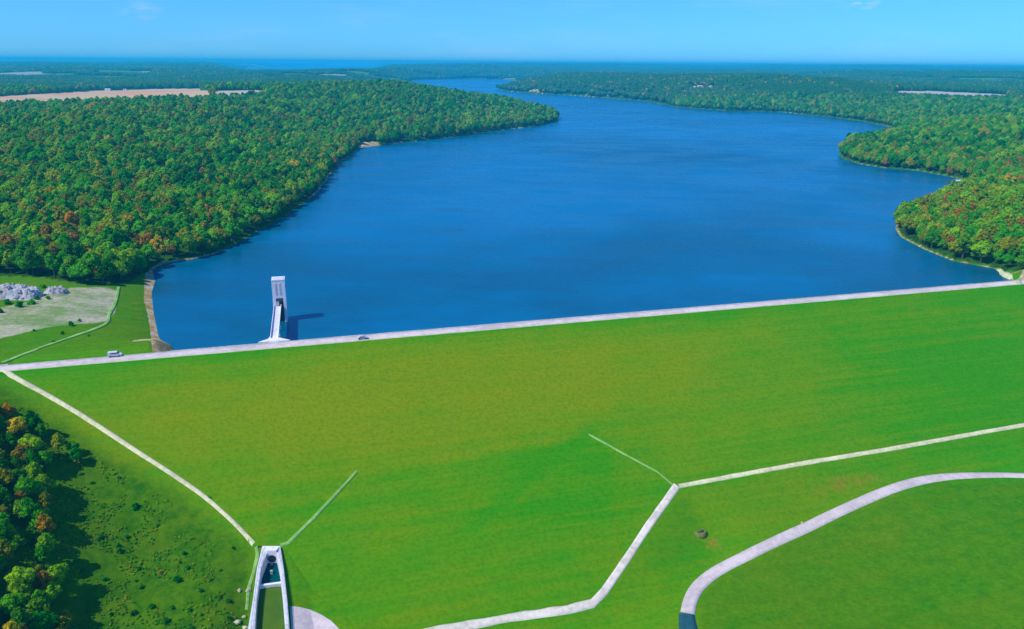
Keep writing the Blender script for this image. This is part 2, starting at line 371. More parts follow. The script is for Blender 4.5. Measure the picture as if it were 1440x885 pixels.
M_CONCD = simple('weathered_concrete', (.33, .36, .36), .9, .2, .8, stain=(.12, .16, .13))
M_ROCK = simple('limestone', (.36, .355, .365), .95, .45, .9, stain=(.16, .19, .13), bump=1)
M_APRON = simple('apron_gravel', (.64, .54, .52), .95, .14, .8)
M_DARK = simple('opening_shade', (.02, .03, .035), .5, .2)  # near-black that puts the shade inside openings into the colour
M_GLASS = simple('window_glass', (.03, .05, .07), .15, .1, spec=.6)
M_METAL = simple('galvanised_steel', (.42, .44, .46), .5, .1, metal=.5)
M_WHITE = simple('white_paint', (.80, .80, .82), .35, .03)
M_VANP = simple('off_white_paint', (.62, .62, .66), .4, .05)
M_GREYP = simple('grey_paint', (.50, .46, .54), .35, .05)
M_TYRE = simple('tyre_rubber', (.02, .02, .022), .9, .1)
M_ROOFG = simple('roof_sheet', (.55, .57, .60), .5, .1)
M_ROOFR = simple('roof_brown', (.28, .16, .12), .8, .15)
M_BARK = simple('bark', (.10, .08, .055), .95, .3, 3)

def foliage_mat(name, c):
    m, t, b = new_mat(name); oi = t.add('ShaderNodeObjectInfo'); tc = t.add('ShaderNodeTexCoord')
    rnd = oi.outputs['Random']; p = tc.outputs['Object']
    nn = t.noise(p, 1.1, 3, .7); n2 = t.noise(p, .35, 2, .5)
    lum = t.math('ADD', .76, t.math('MULTIPLY', nn, .55)); lum = t.math('ADD', lum, t.math('MULTIPLY', t.math('SUBTRACT', rnd, .5), .55))
    cc = t.mix(1.0, c, t_rgb(t, lum), 'MULTIPLY')
    hs = t.add('ShaderNodeHueSaturation'); t.put(hs.inputs['Color'], cc)
    r2 = t.math('FRACT', t.math('MULTIPLY', rnd, 17.3))
    t.put(hs.inputs['Hue'], t.math('ADD', .5, t.math('ADD', t.math('MULTIPLY', t.math('SUBTRACT', r2, .5), .03), t.math('MULTIPLY', t.math('SUBTRACT', n2, .5), -.04))))
    t.put(b.inputs['Base Color'], hs.outputs[0]); b.inputs['Roughness'].default_value = .75; b.inputs['Specular IOR Level'].default_value = .03
    tr = t.add('ShaderNodeBsdfTranslucent'); t.put(tr.inputs[0], hs.outputs[0]); mx = t.add('ShaderNodeMixShader'); mx.inputs[0].default_value = .42
    t.l.new(b.outputs[0], mx.inputs[1]); t.l.new(tr.outputs[0], mx.inputs[2]); t.l.new(mx.outputs[0], t.n['Material Output'].inputs[0])
    return m
def t_rgb(t, v):
    n = t.add('ShaderNodeCombineColor'); [t.put(n.inputs[i], v) for i in range(3)]; return n.outputs[0]
FOL = [('deep green', (.030, .28, .003)), ('green', (.085, .41, .003)), ('yellow-green', (.25, .50, .003)), ('olive', (.33, .39, .006)),
       ('orange', (.56, .30, .012)), ('golden yellow', (.56, .46, .01)), ('rusty brown', (.40, .26, .02))]
FM = [foliage_mat('foliage_'+a.replace(' ', '_').replace('-', '_'), c) for a, c in FOL]

# ------------------------------------------------------------------ ground sheet (polar grid, finer close by)
az = np.concatenate([np.arange(-50, 50.01, .14), np.arange(54, 306, 5)])*math.pi/180
rad = np.concatenate([[1.5, 12, 30, 60, 90, 115], np.geomspace(135, 30000, 650)])
AZ, RD = np.meshgrid(az, rad, indexing='ij'); gx = (RD*np.sin(AZ)).ravel(); gy = (RD*np.cos(AZ)).ravel()
gz = ground_z(gx, gy); nA, nR = len(az), len(rad)
ii = np.arange(nA)[:, None]; jj = np.arange(nR-1)[None, :]; i2 = (ii+1) % nA
GF = np.stack([ii*nR+jj, i2*nR+jj, i2*nR+jj+1, ii*nR+jj+1], -1).reshape(-1, 4)
gpx, gpy = proj(gx, gy, gz); gsd = lake_sd(gx, gy); gs, gt = st(gx, gy); gr = np.hypot(gx, gy)

# areas in the country that carry no wood (outlines surveyed from the photograph, then fixed on the ground)
FIELD_T = [(-30, 154), (-20, 137), (30, 134), (60, 132), (130, 128), (200, 126), (290, 124), (300, 142), (240, 144), (130, 149), (60, 152)]
FIELD_P = [[(1250, 128), (1300, 128), (1360, 130), (1424, 134), (1424, 143), (1340, 141), (1256, 137)], [(300, 141), (302, 128), (372, 127), (376, 136), (335, 140)],
           [(968, 127), (970, 121), (1012, 121), (1014, 126)]]
FIELD_B = [[(500, 208), (512, 199), (534, 200), (530, 207)], [(820, 133.5), (835, 131), (872, 132), (876, 135)], [(1328, 262), (1340, 254), (1366, 256), (1360, 262)], [(742, 129), (746, 126), (762, 126), (764, 130)]]
OPEN_L = [(-400, 400), (-100, 388), (0, 388), (60, 390), (130, 402), (180, 398), (203, 384), (218, 380), (240, 470), (240, 530), (-400, 600)]
OPEN_R = [(1404, 384), (1424, 380), (1500, 384), (1700, 380), (1700, 470), (1404, 470)]
LOT = [(-80, 470), (-40, 440), (30, 428), (70, 414), (100, 405), (150, 404), (166, 410), (162, 440), (150, 452), (125, 455), (80, 458), (40, 466), (0, 476), (-60, 500)]
def farmland(x, y, r): return (fbm(x, y, 900, 31) > .10) & (r > 3800) & (fbm(x, y, 260, 33, 2) > -.05)
def wooded(x, y, z, px, py, sd, s, tt, r):
    up = tt < -CW-25
    up |= (s < -12) & (px < 0) & (py < 470)
    ok = up & (sd > 1.2) & ~inpoly(px, py, OPEN_L) & ~inpoly(px, py, OPEN_R) & ~inpoly(px, py, FIELD_T)
    for P in FIELD_P+FIELD_B: ok &= ~inpoly(px, py, P)
    ok &= ~(farmland(x, y, r))
    return ok
up_m = gt < -CW-10
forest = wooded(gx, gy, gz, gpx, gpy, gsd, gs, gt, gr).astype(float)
gravel = soft(gpx, gpy, LOT, 3)*.95*up_m
trail = np.clip(1-np.abs(polydist(gpx, gpy, [(-30, 760), (5, 795), (22, 830), (40, 900)], False))/7, 0, 1)*.55; gravel = np.maximum(gravel, trail)
sandL = soft(gpx, gpy, [(204, 384), (226, 378), (226, 420), (232, 455), (240, 495), (214, 496), (210, 455), (202, 420)], 3)
shore = np.where((gsd > -4) & (up_m), 1-sstep(1.0, 3.2+3*vnoise(gx/30, gy/30, 4)*(gpx > 500), gsd), 0)*np.where(gpx > 1200, .54, .55*vnoise(gx/60, gy/60, 8)*2)
sand = np.maximum(sandL*.9, np.clip(shore, 0, 1))
for P in FIELD_B: sand = np.maximum(sand, inpoly(gpx, gpy, P)*.62)
lot2 = inpoly(gpx, gpy, [(0, 420), (60, 420), (60, 440), (0, 444)])
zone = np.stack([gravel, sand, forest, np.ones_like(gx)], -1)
def gauss(px, py, cx_, cy_, sx, sy, rot=0):
    c, s_ = math.cos(rot), math.sin(rot); dx, dy = px-cx_, py-cy_
    return np.exp(-(((dx*c+dy*s_)/sx)**2+((-dx*s_+dy*c)/sy)**2))
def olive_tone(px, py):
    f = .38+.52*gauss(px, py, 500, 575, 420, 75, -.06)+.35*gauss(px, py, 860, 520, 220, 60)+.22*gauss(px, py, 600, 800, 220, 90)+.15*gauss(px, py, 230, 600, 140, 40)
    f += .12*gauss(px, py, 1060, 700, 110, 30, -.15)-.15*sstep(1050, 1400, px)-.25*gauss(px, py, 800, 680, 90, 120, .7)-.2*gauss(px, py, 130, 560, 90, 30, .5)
    f -= .8*gauss(px, py, 755, 668, 100, 9, -.68)-.35*gauss(px, py, 745, 690, 80, 4, -.68)+.25*gauss(px, py, 1300, 520, 220, 90)+.15*gauss(px, py, 460, 720, 40, 90)  # diagonal fold put into the grass colour: darker green stripe beside an olive one
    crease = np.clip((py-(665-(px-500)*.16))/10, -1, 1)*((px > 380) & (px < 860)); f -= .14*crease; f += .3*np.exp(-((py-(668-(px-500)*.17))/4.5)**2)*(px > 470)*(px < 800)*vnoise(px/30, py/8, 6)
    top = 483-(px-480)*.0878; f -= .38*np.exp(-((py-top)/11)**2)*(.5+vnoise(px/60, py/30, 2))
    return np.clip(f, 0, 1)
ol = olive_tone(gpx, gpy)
ROUGH = [(-500, 500), (-20, 528), (60, 575), (150, 635), (260, 700), (330, 760), (352, 780), (340, 1300), (-500, 1300)]
rg = soft(gpx, gpy, ROUGH, 16)*.9; rg = np.maximum(rg, .50*soft(gpx, gpy, [(985, 830), (1030, 800), (1200, 715), (1320, 676), (1600, 672), (1600, 1200), (990, 1200)], 14))
rg = np.where(up_m | (gr > 900), np.where(gpx < 0, .6, .35), rg)
tan = gauss(gpx, gpy, 1180, 682, 70, 14, -.15)+.8*gauss(gpx, gpy, 1385, 608, 25, 8)+.8*gauss(gpx, gpy, 1000, 765, 18, 16)+.5*gauss(gpx, gpy, 750, 895, 50, 12)+.6*gauss(gpx, gpy, 195, 430, 16, 50)*up_m+.5*gauss(gpx, gpy, 225, 805, 15, 20)
tone = np.stack([ol, rg, np.clip(tan, 0, 1), np.ones_like(gx)], -1)
ft = inpoly(gpx, gpy, FIELD_T).astype(float)
fp = farmland(gx, gy, gr)*.55*(vnoise(gx/500, gy/500, 12) > .5)
for P in FIELD_P: fp = np.maximum(fp, inpoly(gpx, gpy, P)*.8)
field = np.stack([ft, fp, ft*0, ft*0+1], -1)
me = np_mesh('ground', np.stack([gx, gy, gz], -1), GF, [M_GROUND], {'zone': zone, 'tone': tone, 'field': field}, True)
ground = link(bpy.data.objects.new('ground', me)); tag(ground, kind='structure')

# ------------------------------------------------------------------ lake (own sheet, following the same curve of the earth)
jm = 3
wj = np.arange(0, nR, jm); wi = np.arange(0, 715, 2)
WI, WJ = np.meshgrid(wi, wj, indexing='ij'); idx = (WI*nR+WJ).ravel(); wx, wy = gx[idx], gy[idx]; wz = WZ-bend(wx, wy)
nW, nJ = len(wi), len(wj); wr = gr[idx]
inw = (gsd[idx] < 10+wr*.03) & (gt[idx] < -CW-3)
ii = np.arange(nW-1)[:, None]; jj = np.arange(nJ-1)[None, :]
WF = np.stack([ii*nJ+jj, (ii+1)*nJ+jj, (ii+1)*nJ+jj+1, ii*nJ+jj+1], -1).reshape(-1, 4)
WF = WF[inw[WF].any(1) & (gt[idx][WF] < -CW-1).all(1)]
used = np.unique(WF); remap = np.full(len(wx), -1); remap[used] = np.arange(len(used))
me = np_mesh('lake_water', np.stack([wx, wy, wz], -1)[used], remap[WF], [M_WATER], smooth=True)
tag(link(bpy.data.objects.new('lake_water', me)), kind='structure')

# ------------------------------------------------------------------ haze: one closed box of thin even air
bm = bmesh.new(); zb = float(gz.min())-2; zt = max(178., float(gz.max())+45)
box(bm, (0, 0, (zb+zt)/2), (61000, 61000, zt-zb)); mh = bpy.data.materials.new('haze'); mh.use_nodes = True; t = NT(mh.node_tree); t.n.clear()
pv = t.add('ShaderNodeVolumePrincipled'); pv.inputs['Color'].default_value = (*HAZE_C, 1); pv.inputs['Density'].default_value = HAZE_D
mo = t.add('ShaderNodeOutputMaterial'); t.l.new(pv.outputs[0], mo.inputs['Volume'])
tag(bm_obj('haze', bm, mh), kind='stuff')

# ------------------------------------------------------------------ the embankment
sg = np.unique(np.concatenate([np.arange(-1, S_R+.1, 2.0), TOE_S])); tmax = np.interp(sg, TOE_S, TOE_T)
tn = 56; V = []; T_ = []
for s_, tm in zip(sg, tmax):
    ts = np.concatenate([[-CW-16*USL/USL, -CW-8, -CW, -CW/2, 0], np.linspace(0, max(tm, .01), tn)[1:]])
    for q in ts: x_, y_ = xy(s_, q); V.append((x_, y_, float(dam_z(s_, q)))); T_.append(q)
V = np.array(V); k = 5+tn-1; ns = len(sg)
V[:, 2] += np.where((np.array(T_) > 2), fbm(V[:, 0], V[:, 1], 30, 14)*.5*sstep(2, 12, np.array(T_))*sstep(0, 8, np.repeat(tmax, k)-np.array(T_)), 0)
ii = np.arange(ns-1)[:, None]; jj = np.arange(k-1)[None, :]
DF = np.stack([ii*k+jj, ii*k+jj+1, (ii+1)*k+jj+1, (ii+1)*k+jj], -1).reshape(-1, 4)
dpx, dpy = proj(V[:, 0], V[:, 1], V[:, 2]); z0 = np.zeros(len(V)); o1 = np.ones(len(V))
usf = sstep(-CW-.5, -CW-2, np.array(T_))
damt = .8*gauss(dpx, dpy, 1290, 432, 22, 8)+.4*gauss(dpx, dpy, 770, 625, 90, 8)
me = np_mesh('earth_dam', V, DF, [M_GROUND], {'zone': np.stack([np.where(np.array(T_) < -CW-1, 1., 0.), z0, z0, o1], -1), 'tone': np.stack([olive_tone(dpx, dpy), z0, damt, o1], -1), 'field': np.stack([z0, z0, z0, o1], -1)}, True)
dam = link(bpy.data.objects.new('earth_dam', me)); tag(dam, 'long grass-covered earth dam with a road along its crest, holding back the blue lake', 'dam')

# ------------------------------------------------------------------ ribbons laid on the ground
def densify(P, step):
    out = []
    for a, b in zip(P[:-1], P[1:]):
        n_ = max(1, int(np.linalg.norm(np.subtract(b, a))/step))
        for i in range(n_): out.append(np.array(a)+(np.array(b)-np.array(a))*i/n_)
    out.append(np.array(P[-1])); return np.array(out)
def smooth_line(P, it=2):
    for _ in range(it):
        Q = [P[0]]
        for a, b in zip(P[:-1], P[1:]): Q += [.75*np.array(a)+.25*np.array(b), .25*np.array(a)+.75*np.array(b)]
        P = Q+[P[-1]]
    return P
def ribbon(name, pts, w, mat, lift=.1, rough_edge=.12, sm=1, thick=.1, world=False, step=1.5, wend=None):
    P = [np.array(p[:2]) if world else ghit(*p)[:2] for p in pts]
    if sm: P = smooth_line(P, sm)
    P = densify(P, step); d = np.gradient(P, axis=0); d /= np.linalg.norm(d, axis=1)[:, None]+1e-9; nn = np.stack([-d[:, 1], d[:, 0]], -1)
    ww = np.linspace(w, wend if wend else w, len(P)); V = []; cross = [-.5, -.2, .2, .5]
    nz1 = (vnoise(np.arange(len(P))*.35, np.zeros(len(P)), 3)-.5)*2*rough_edge; nz2 = (vnoise(np.arange(len(P))*.35, np.ones(len(P))*9, 5)-.5)*2*rough_edge
    for i, p in enumerate(P):
        for c in cross:
            e = (nz1[i] if c == -.5 else nz2[i] if c == .5 else 0)*ww[i]
            q = p+nn[i]*(c*ww[i]+math.copysign(1, c)*e*.5); V.append([q[0], q[1], float(ground_surf(q[0], q[1])[0])+lift])
    V = np.array(V); m = len(cross); nP = len(P); Vb = V.copy(); Vb[:, 2] -= thick+lift+.3
    F_ = []
    for i in range(nP-1):
        for j in range(m-1): a = i*m+j; F_.append((a, a+m, a+m+1, a+1))
        a = i*m; o = nP*m; F_.append((a, a+o, a+m+o, a+m)); a = i*m+m-1; F_.append((a, a+m, a+m+o, a+o))
    me = np_mesh(name, np.vstack([V, Vb]), F_, [mat]); bmx = bmesh.new(); bmx.from_mesh(me); bmesh.ops.recalc_face_normals(bmx, faces=bmx.faces[:]); bmx.to_mesh(me); bmx.free()
    return tag(link(bpy.data.objects.new(name, me)), kind='structure')
c_l = [xy(s_, -CW/2) for s_ in np.arange(-30, S_R, 12)]
ribbon('gravel_shoulder', c_l, CW-.2, M_SHOULD, .05, .01, 0, world=True, step=6)
ribbon('crest_road', c_l, 6.2, M_ASPH, .11, .004, 0, world=True, step=6)
ribbon('riprap_bank', [xy(s_, -CW-.9) for s_ in np.arange(s0+6, s1+10, 12)], 2.0, M_RIPRAP, .25, .2, 0, world=True, step=3)
p0 = xy(-2, -4)
ribbon('left_abutment_path', [(4, 521)]+groin_px[1:9]+[(357, 766)], 1.8, M_PATH, .12, .08, 1, wend=1.3)
ribbon('basin_path', [(360, 768), (363, 781), (357, 803), (349, 830), (347, 858)], 1.0, M_DITCH, .12, .2, 1)
ribbon('toe_path', [(1700, 553), (1560, 578), (1440, 598), (1360, 612), (1250, 632), (1140, 650), (1040, 668), (955, 684)], 1.7, M_PATH, .12, .1, 0)
ribbon('toe_path', [(952, 683), (915, 735), (880, 788), (850, 832), (832, 851)], 2.5, M_PATHW, .13, .06, 0)
ribbon('toe_path', [(834, 849), (800, 857), (720, 869), (620, 886), (560, 900), (490, 915)], 2.6, M_PATHW, .14, .14, 0)
ribbon('face_ditch', [(394, 767), (405, 764), (440, 730), (502, 663)], 1.0, M_DITCH, .12, .2, 0)
ribbon('face_ditch', [(828, 611), (880, 640), (925, 664), (946, 682)], .8, M_DITCH, .12, .2, 0)
ribbon('park_road', [(1650, 690), (1560, 676), (1440, 668), (1380, 668), (1320, 671), (1262, 684), (1190, 715), (1130, 744), (1060, 777), (1010, 801), (981, 824), (970, 845), (967, 863)], 3.0, M_ASPH2, .14, .02, 2, wend=4.6)
ribbon('dark_road_end', [(965.5, 863.5), (967, 880), (972, 910), (985, 960)], 4.8, M_DARKA, .14, .02, 1, wend=9)  # flared road end in a darker blue-green
ribbon('upper_track', [(3, 511), (30, 500), (60, 489), (100, 475), (135, 463), (152, 455), (154, 441), (163, 427), (167, 404)], 1.6, M_DITCH, .3, .25, 1)
ribbon('lake_track', [(1432, 399), (1422, 391), (1412, 386), (1404, 379)], 3, M_SHOULD, .15, .2, 1)
ribbon('junction_road', [(-60, 545), (-30, 528), (-5, 519), (12, 516)], 8, M_ASPH, .09, .05, 1)

# gravel apron beside the outlet basin (half round)
def draped_poly(name, px_poly, mat, lift=.14):
    P = [ghit(*p)[:2] for p in px_poly]; c = np.mean(P, 0); rings = 6; V = []; F_ = []; n_ = len(P)
    for r_ in range(1, rings+1):
        for p in P: q = c+(p-c)*r_/rings; V.append((q[0], q[1], float(ground_surf(*q)[0])+lift))
    V.append((c[0], c[1], float(ground_surf(*c)[0])+lift)); o = bmesh.new(); vs = [o.verts.new(v) for v in V]
    for i in range(n_):
        j = (i+1) % n_; o.faces.new((vs[-1], vs[i], vs[j]))
        for r_ in range(rings-1): o.faces.new((vs[r_*n_+i], vs[(r_+1)*n_+i], vs[(r_+1)*n_+j], vs[r_*n_+j]))
    return tag(bm_obj(name, o, mat), kind='structure')
draped_poly('gravel_apron', [(408, 853), (420, 854), (436, 858), (452, 865), (466, 874), (477, 885), (484, 900), (480, 930), (440, 945), (412, 940), (410, 885)], M_APRON)

# ------------------------------------------------------------------ outlet basin
bas = empty('outlet_basin', (0, 0, 0)); tag(bas, 'narrow white concrete outlet basin at the foot of the dam, open to the valley', 'basin')
def wall_strip(name, outer, inner, top_off, depth, parent, mat=M_CONC):
    bmw = bmesh.new(); rows = []
    for a, b in zip(outer, inner):
        rows.append([bmw.verts.new((a[0], a[1], a[2]+top_off)), bmw.verts.new((b[0], b[1], b[2]+top_off)), bmw.verts.new((b[0], b[1], b[2]-depth)), bmw.verts.new((a[0], a[1], a[2]-depth))])
    for r0, r1 in zip(rows[:-1], rows[1:]):
        for q in range(4): bmw.faces.new((r0[q], r0[(q+1) % 4], r1[(q+1) % 4], r1[q]))
    bmw.faces.new(rows[0]); bmw.faces.new(rows[-1][::-1]); return bm_obj(name, bmw, mat, parent)
wall_strip('side_wall', b_out_l, b_in_l, .25, 7, bas); wall_strip('side_wall', b_out_r, b_in_r, .25, 7, bas)
# head wall with the tunnel mouth
hl, hr_, il, ir_ = b_out_l[0], b_out_r[0], b_in_l[0], b_in_r[0]
bmw = bmesh.new(); vs = [bmw.verts.new((p[0], p[1], BZ0+.34)) for p in (hl, hr_, ir_, il)]; vb = [bmw.verts.new((p[0], p[1], BZ0-7)) for p in (hl, hr_, ir_, il)]
bmw.faces.new(vs); bmw.faces.new(vb[::-1])
for q in range(4): bmw.faces.new((vs[q], vb[q], vb[(q+1) % 4], vs[(q+1) % 4]))
bm_obj('head_wall', bmw, M_CONCW, bas)
mid_h = (il+ir_)/2; dwn = (b_in_l[-1]+b_in_r[-1])/2-mid_h; dwn[2] = 0; L = np.linalg.norm(dwn); dn_ = dwn/L; ang = math.atan2(dn_[1], dn_[0])
bmw = bmesh.new(); cyl(bmw, (0, 0, 0), 1.25, 1.25, .5, 20, Matrix.Translation((mid_h[0]+dn_[0]*.1, mid_h[1]+dn_[1]*.1, BZ0-2.6)) @ Matrix.Rotation(ang, 4, 'Z') @ Matrix.Rotation(R(90), 4, 'Y'))
bm_obj('tunnel_mouth', bmw, M_DARK, bas)
# weir sill across and water surfaces
def lerp_in(k):
    i = int(k); f = k-i; return b_in_l[i]*(1-f)+b_in_l[i+1]*f, b_in_r[i]*(1-f)+b_in_r[i+1]*f
wl, wr_ = lerp_in(1.33); c_ = (wl+wr_)/2; wid = np.linalg.norm((wr_-wl)[:2])
bmw = bmesh.new(); box(bmw, (c_[0], c_[1], c_[2]-2.9), (.9, wid+.6, 2.6), ang); bm_obj('weir_sill', bmw, M_CONCW, bas, bevel=.06)
bmw = bmesh.new(); cm = (lerp_in(.7)[0]+lerp_in(.7)[1])/2; box(bmw, (cm[0], cm[1], cm[2]-4.0), (.7, .8, 3.2), ang); bm_obj('baffle_block', bmw, M_CONCD, bas)
bmw = bmesh.new(); box(bmw, (cm[0]-dn_[0]*3.5, cm[1]-dn_[1]*3.5, cm[2]-3.8), (.7, .8, 3.2), ang); bm_obj('baffle_block', bmw, M_CONCD, bas)
def rail(pts, parent, h=1.1):
    b_ = bmesh.new()
    for a, b in zip(pts[:-1], pts[1:]):
        a = Vector(a); b = Vector(b); d = b-a; L_ = d.length; nseg = max(1, int(L_/2.2))
        for hh in (h, h*.55): box(b_, (0, 0, 0), (L_, .06, .06), 0, Matrix.Translation((a+b)/2+Vector((0, 0, hh))) @ d.to_track_quat('X', 'Z').to_matrix().to_4x4())
        for i in range(nseg+1): p = a+d*i/nseg; box(b_, (p.x, p.y, p.z+h/2), (.07, .07, h))
    return bm_obj('railing', b_, M_METAL, parent)
cl_ = [((a+b)/2)+np.array([0, 0, .25]) for a, b in zip(b_out_l, b_in_l)]; cr_ = [((a+b)/2)+np.array([0, 0, .25]) for a, b in zip(b_out_r, b_in_r)]
rail([tuple(p) for p in cl_], bas); rail([tuple(p) for p in cr_], bas)
def wsheet(name, k0, k1, drop, mat):
    b_ = bmesh.new(); prev = None
    ks = [k0]+[q for q in (1, 2, 3) if k0 < q < k1]+[k1]
    for kk in ks:
        a, b = lerp_in(min(kk, 3.999)); z_ = a[2]-drop; e = (b-a)*.06
        r_ = (b_.verts.new((a[0]-e[0], a[1]-e[1], z_)), b_.verts.new((b[0]+e[0], b[1]+e[1], z_)))
        if prev: b_.faces.new((prev[0], prev[1], r_[1], r_[0]))
        prev = r_
    return tag(bm_obj(name, b_, mat), kind='structure')
wsheet('basin_water', -.0, 1.30, 3.6, M_DARKW); wsheet('channel_water', 1.36, 4, 2.4, M_ALGAE)

# ------------------------------------------------------------------ intake tower and its bridge
# bridge leaves the crest at the flared landing and runs out over the lake
L0 = flat_hit(386, 476, CREST); T0 = flat_hit(390.5, 431, CREST)
bd = (T0-L0)[:2]; bl = float(np.linalg.norm(bd)); bd = bd/bl; ba = math.atan2(bd[1], bd[0]); bn = np.array([-bd[1], bd[0]])
br = empty('access_bridge', (float(L0[0]), float(L0[1]), 0), ba); tag(br, 'long pale concrete footbridge from the dam crest out to the intake tower', 'bridge')
bmw = bmesh.new(); box(bmw, (bl/2-3, 0, CREST-.15), (bl+6, 3.4, .5)); bm_obj('deck', bmw, M_CONC, br, bevel=.04)
bmw = bmesh.new(); box(bmw, (bl/2-3, -1, CREST-1.1), (bl+5, .5, 1.4)); box(bmw, (bl/2-3, 1, CREST-1.1), (bl+5, .5, 1.4)); bm_obj('girder', bmw, M_CONCD, br)
for sgn in (-1, 1):
    bmw = bmesh.new(); box(bmw, (bl/2, sgn*1.6, CREST+.55), (bl, .22, .9)); bm_obj('parapet', bmw, M_CONCW, br, bevel=.03)
bmw = bmesh.new(); box(bmw, (bl*.45, 0, 51.5), (1.4, 2.6, 15)); box(bmw, (bl*.45, 0, CREST-2.2), (1.9, 4.2, 1.0)); bm_obj('pier', bmw, M_CONCW, br)
bmw = bmesh.new(); pts = [(-4, -6.5), (-.5, -2.6), (3, -1.72), (3, 1.72), (-.5, 2.6), (-4, 6.5)]; top = [bmw.verts.new((a, b, CREST+.17)) for a, b in pts]; bo = [bmw.verts.new((a, b, CREST-2.5)) for a, b in pts]
bmw.faces.new(top); bmw.faces.new(bo[::-1])
for q in range(6): bmw.faces.new((top[q], bo[q], bo[(q+1) % 6], top[(q+1) % 6]))
bm_obj('landing', bmw, M_CONCW, br)
tw = empty('intake_tower', (float(T0[0]), float(T0[1]), 0), ba); tag(tw, 'tall white concrete intake tower standing in the lake at the end of the bridge', 'tower')
# local x runs away from the dam, y to the left
TWd, TL = 6.2, 6.4; oy = -1.1
bmw = bmesh.new(); box(bmw, (TL/2, oy+TWd/2-.7, 52.5), (TL, 1.4, 23)); bm_obj('shaft_leg', bmw, M_CONCW, tw, bevel=.04)
bmw = bmesh.new(); box(bmw, (TL/2, oy-TWd/2+.65, 52.5), (TL, 1.3, 23)); bm_obj('shaft_leg', bmw, M_CONCW, tw, bevel=.04)
bmw = bmesh.new(); box(bmw, (TL/2+1.6, oy, 52.3), (TL-3.2, TWd-2.6, 22.6)); bm_obj('shaft_core', bmw, M_CONCD, tw)
bmw = bmesh.new(); box(bmw, (1.72, oy-.9, 55), (.16, 1.9, 13)); bm_obj('slot_shade', bmw, M_DARK, tw)  # near-black slab, the shade between the shaft legs put into its colour
bmw = bmesh.new(); box(bmw, (TL/2, oy, 68.3), (TL-.1, TWd-.06, 8.6)); bm_obj('gatehouse', bmw, M_CONCW, tw, bevel=.04)
bmw = bmesh.new(); box(bmw, (TL/2, oy, 72.9), (TL+.06, TWd+.06, .55)); box(bmw, (TL/2, oy, 73.25), (TL-1.6, TWd-1.6, .3)); bm_obj('roof', bmw, M_WHITE, tw, bevel=.05)
M_PINK = simple('rust_stained_panel', (.72, .50, .52), .8, .12, 1.5)
for dy in (-.55, 1.35):
    bmw = bmesh.new(); box(bmw, (-.0, oy+dy, 68.6), (.14, .7, 5.6)); bm_obj('wall_panel', bmw, M_PINK, tw, bevel=.02)
bmw = bmesh.new(); box(bmw, (-.03, oy+.95, 61.35), (.1, 1.2, 2.2)); bm_obj('door', bmw, M_METAL, tw)
for dx in (2, 5):
    bmw = bmesh.new(); box(bmw, (dx, oy-TWd/2, 69), (.9, .1, 1.2)); bm_obj('window', bmw, M_GLASS, tw)
rail([(.2, oy-TWd/2+.2, 73.2), (.2, oy+TWd/2-.2, 73.2)], tw)

# ------------------------------------------------------------------ vehicles
def vehicle(name, label, loc, rz, paint, L_=5.2, Wd=2.0, Ht=2.0, van=True):
    v = empty(name, loc, rz); tag(v, label, 'van' if van else 'car')
    prof = [(-L_/2, .45), (-L_/2, Ht*.55), (-L_/2+.15, Ht), (L_*.18, Ht), (L_*.30, Ht*.58), (L_/2-.1, Ht*.48), (L_/2, .45)] if van else \
           [(-L_/2, .4), (-L_/2+.05, Ht*.62), (-L_*.40, Ht*.68), (-L_*.27, Ht), (L_*.10, Ht), (L_*.26, Ht*.66), (L_/2-.15, Ht*.58), (L_/2, .4)]
    b_ = bmesh.new(); a = [b_.verts.new((x_, -Wd/2, z_)) for x_, z_ in prof]; c = [b_.verts.new((x_, Wd/2, z_)) for x_, z_ in prof]
    b_.faces.new(a); b_.faces.new(c[::-1])
    for i in range(len(prof)): j = (i+1) % len(prof); b_.faces.new((a[i], c[i], c[j], a[j]))
    bm_obj('body', b_, paint, v, bevel=.06)
    for sy in (-1, 1):
        b_ = bmesh.new(); box(b_, (-.05 if van else -.35, sy*(Wd/2+.01), Ht*.78), (L_*(.5 if van else .36), .04, Ht*.22)); bm_obj('side_window', b_, M_GLASS, v)
        for sx in (-.31, .31):
            b_ = bmesh.new(); cyl(b_, (0, 0, 0), .36, .36, .24, 16, Matrix.Translation((sx*L_, sy*(Wd/2-.1), .36)) @ Matrix.Rotation(R(90), 4, 'X')); bm_obj('wheel', b_, M_TYRE, v)
    b_ = bmesh.new(); xw = L_*.245 if van else L_*.185; box(b_, (0, 0, 0), (.05, Wd*.86, Ht*.34), 0, Matrix.Translation((xw, 0, Ht*.80)) @ Matrix.Rotation(R(-40), 4, 'Y')); bm_obj('windscreen', b_, M_GLASS, v)
    return v
ra = math.atan2(U[1], U[0])
sv_, tv_ = dam_hit(158, 509); x_, y_ = xy(sv_, -CW+1.0); vehicle('parked_van', 'white van parked on the lake-side edge of the crest road at its left end', (x_, y_, CREST+.12), ra, M_VANP)
sc_, tc_ = dam_hit(511, 480); x_, y_ = xy(sc_, -CW/2+1.6); vehicle('passenger_car', 'small grey car driving on the crest road, right of the intake tower', (x_, y_, CREST+.12), ra, M_GREYP, 4.4, 1.8, 1.5, False)

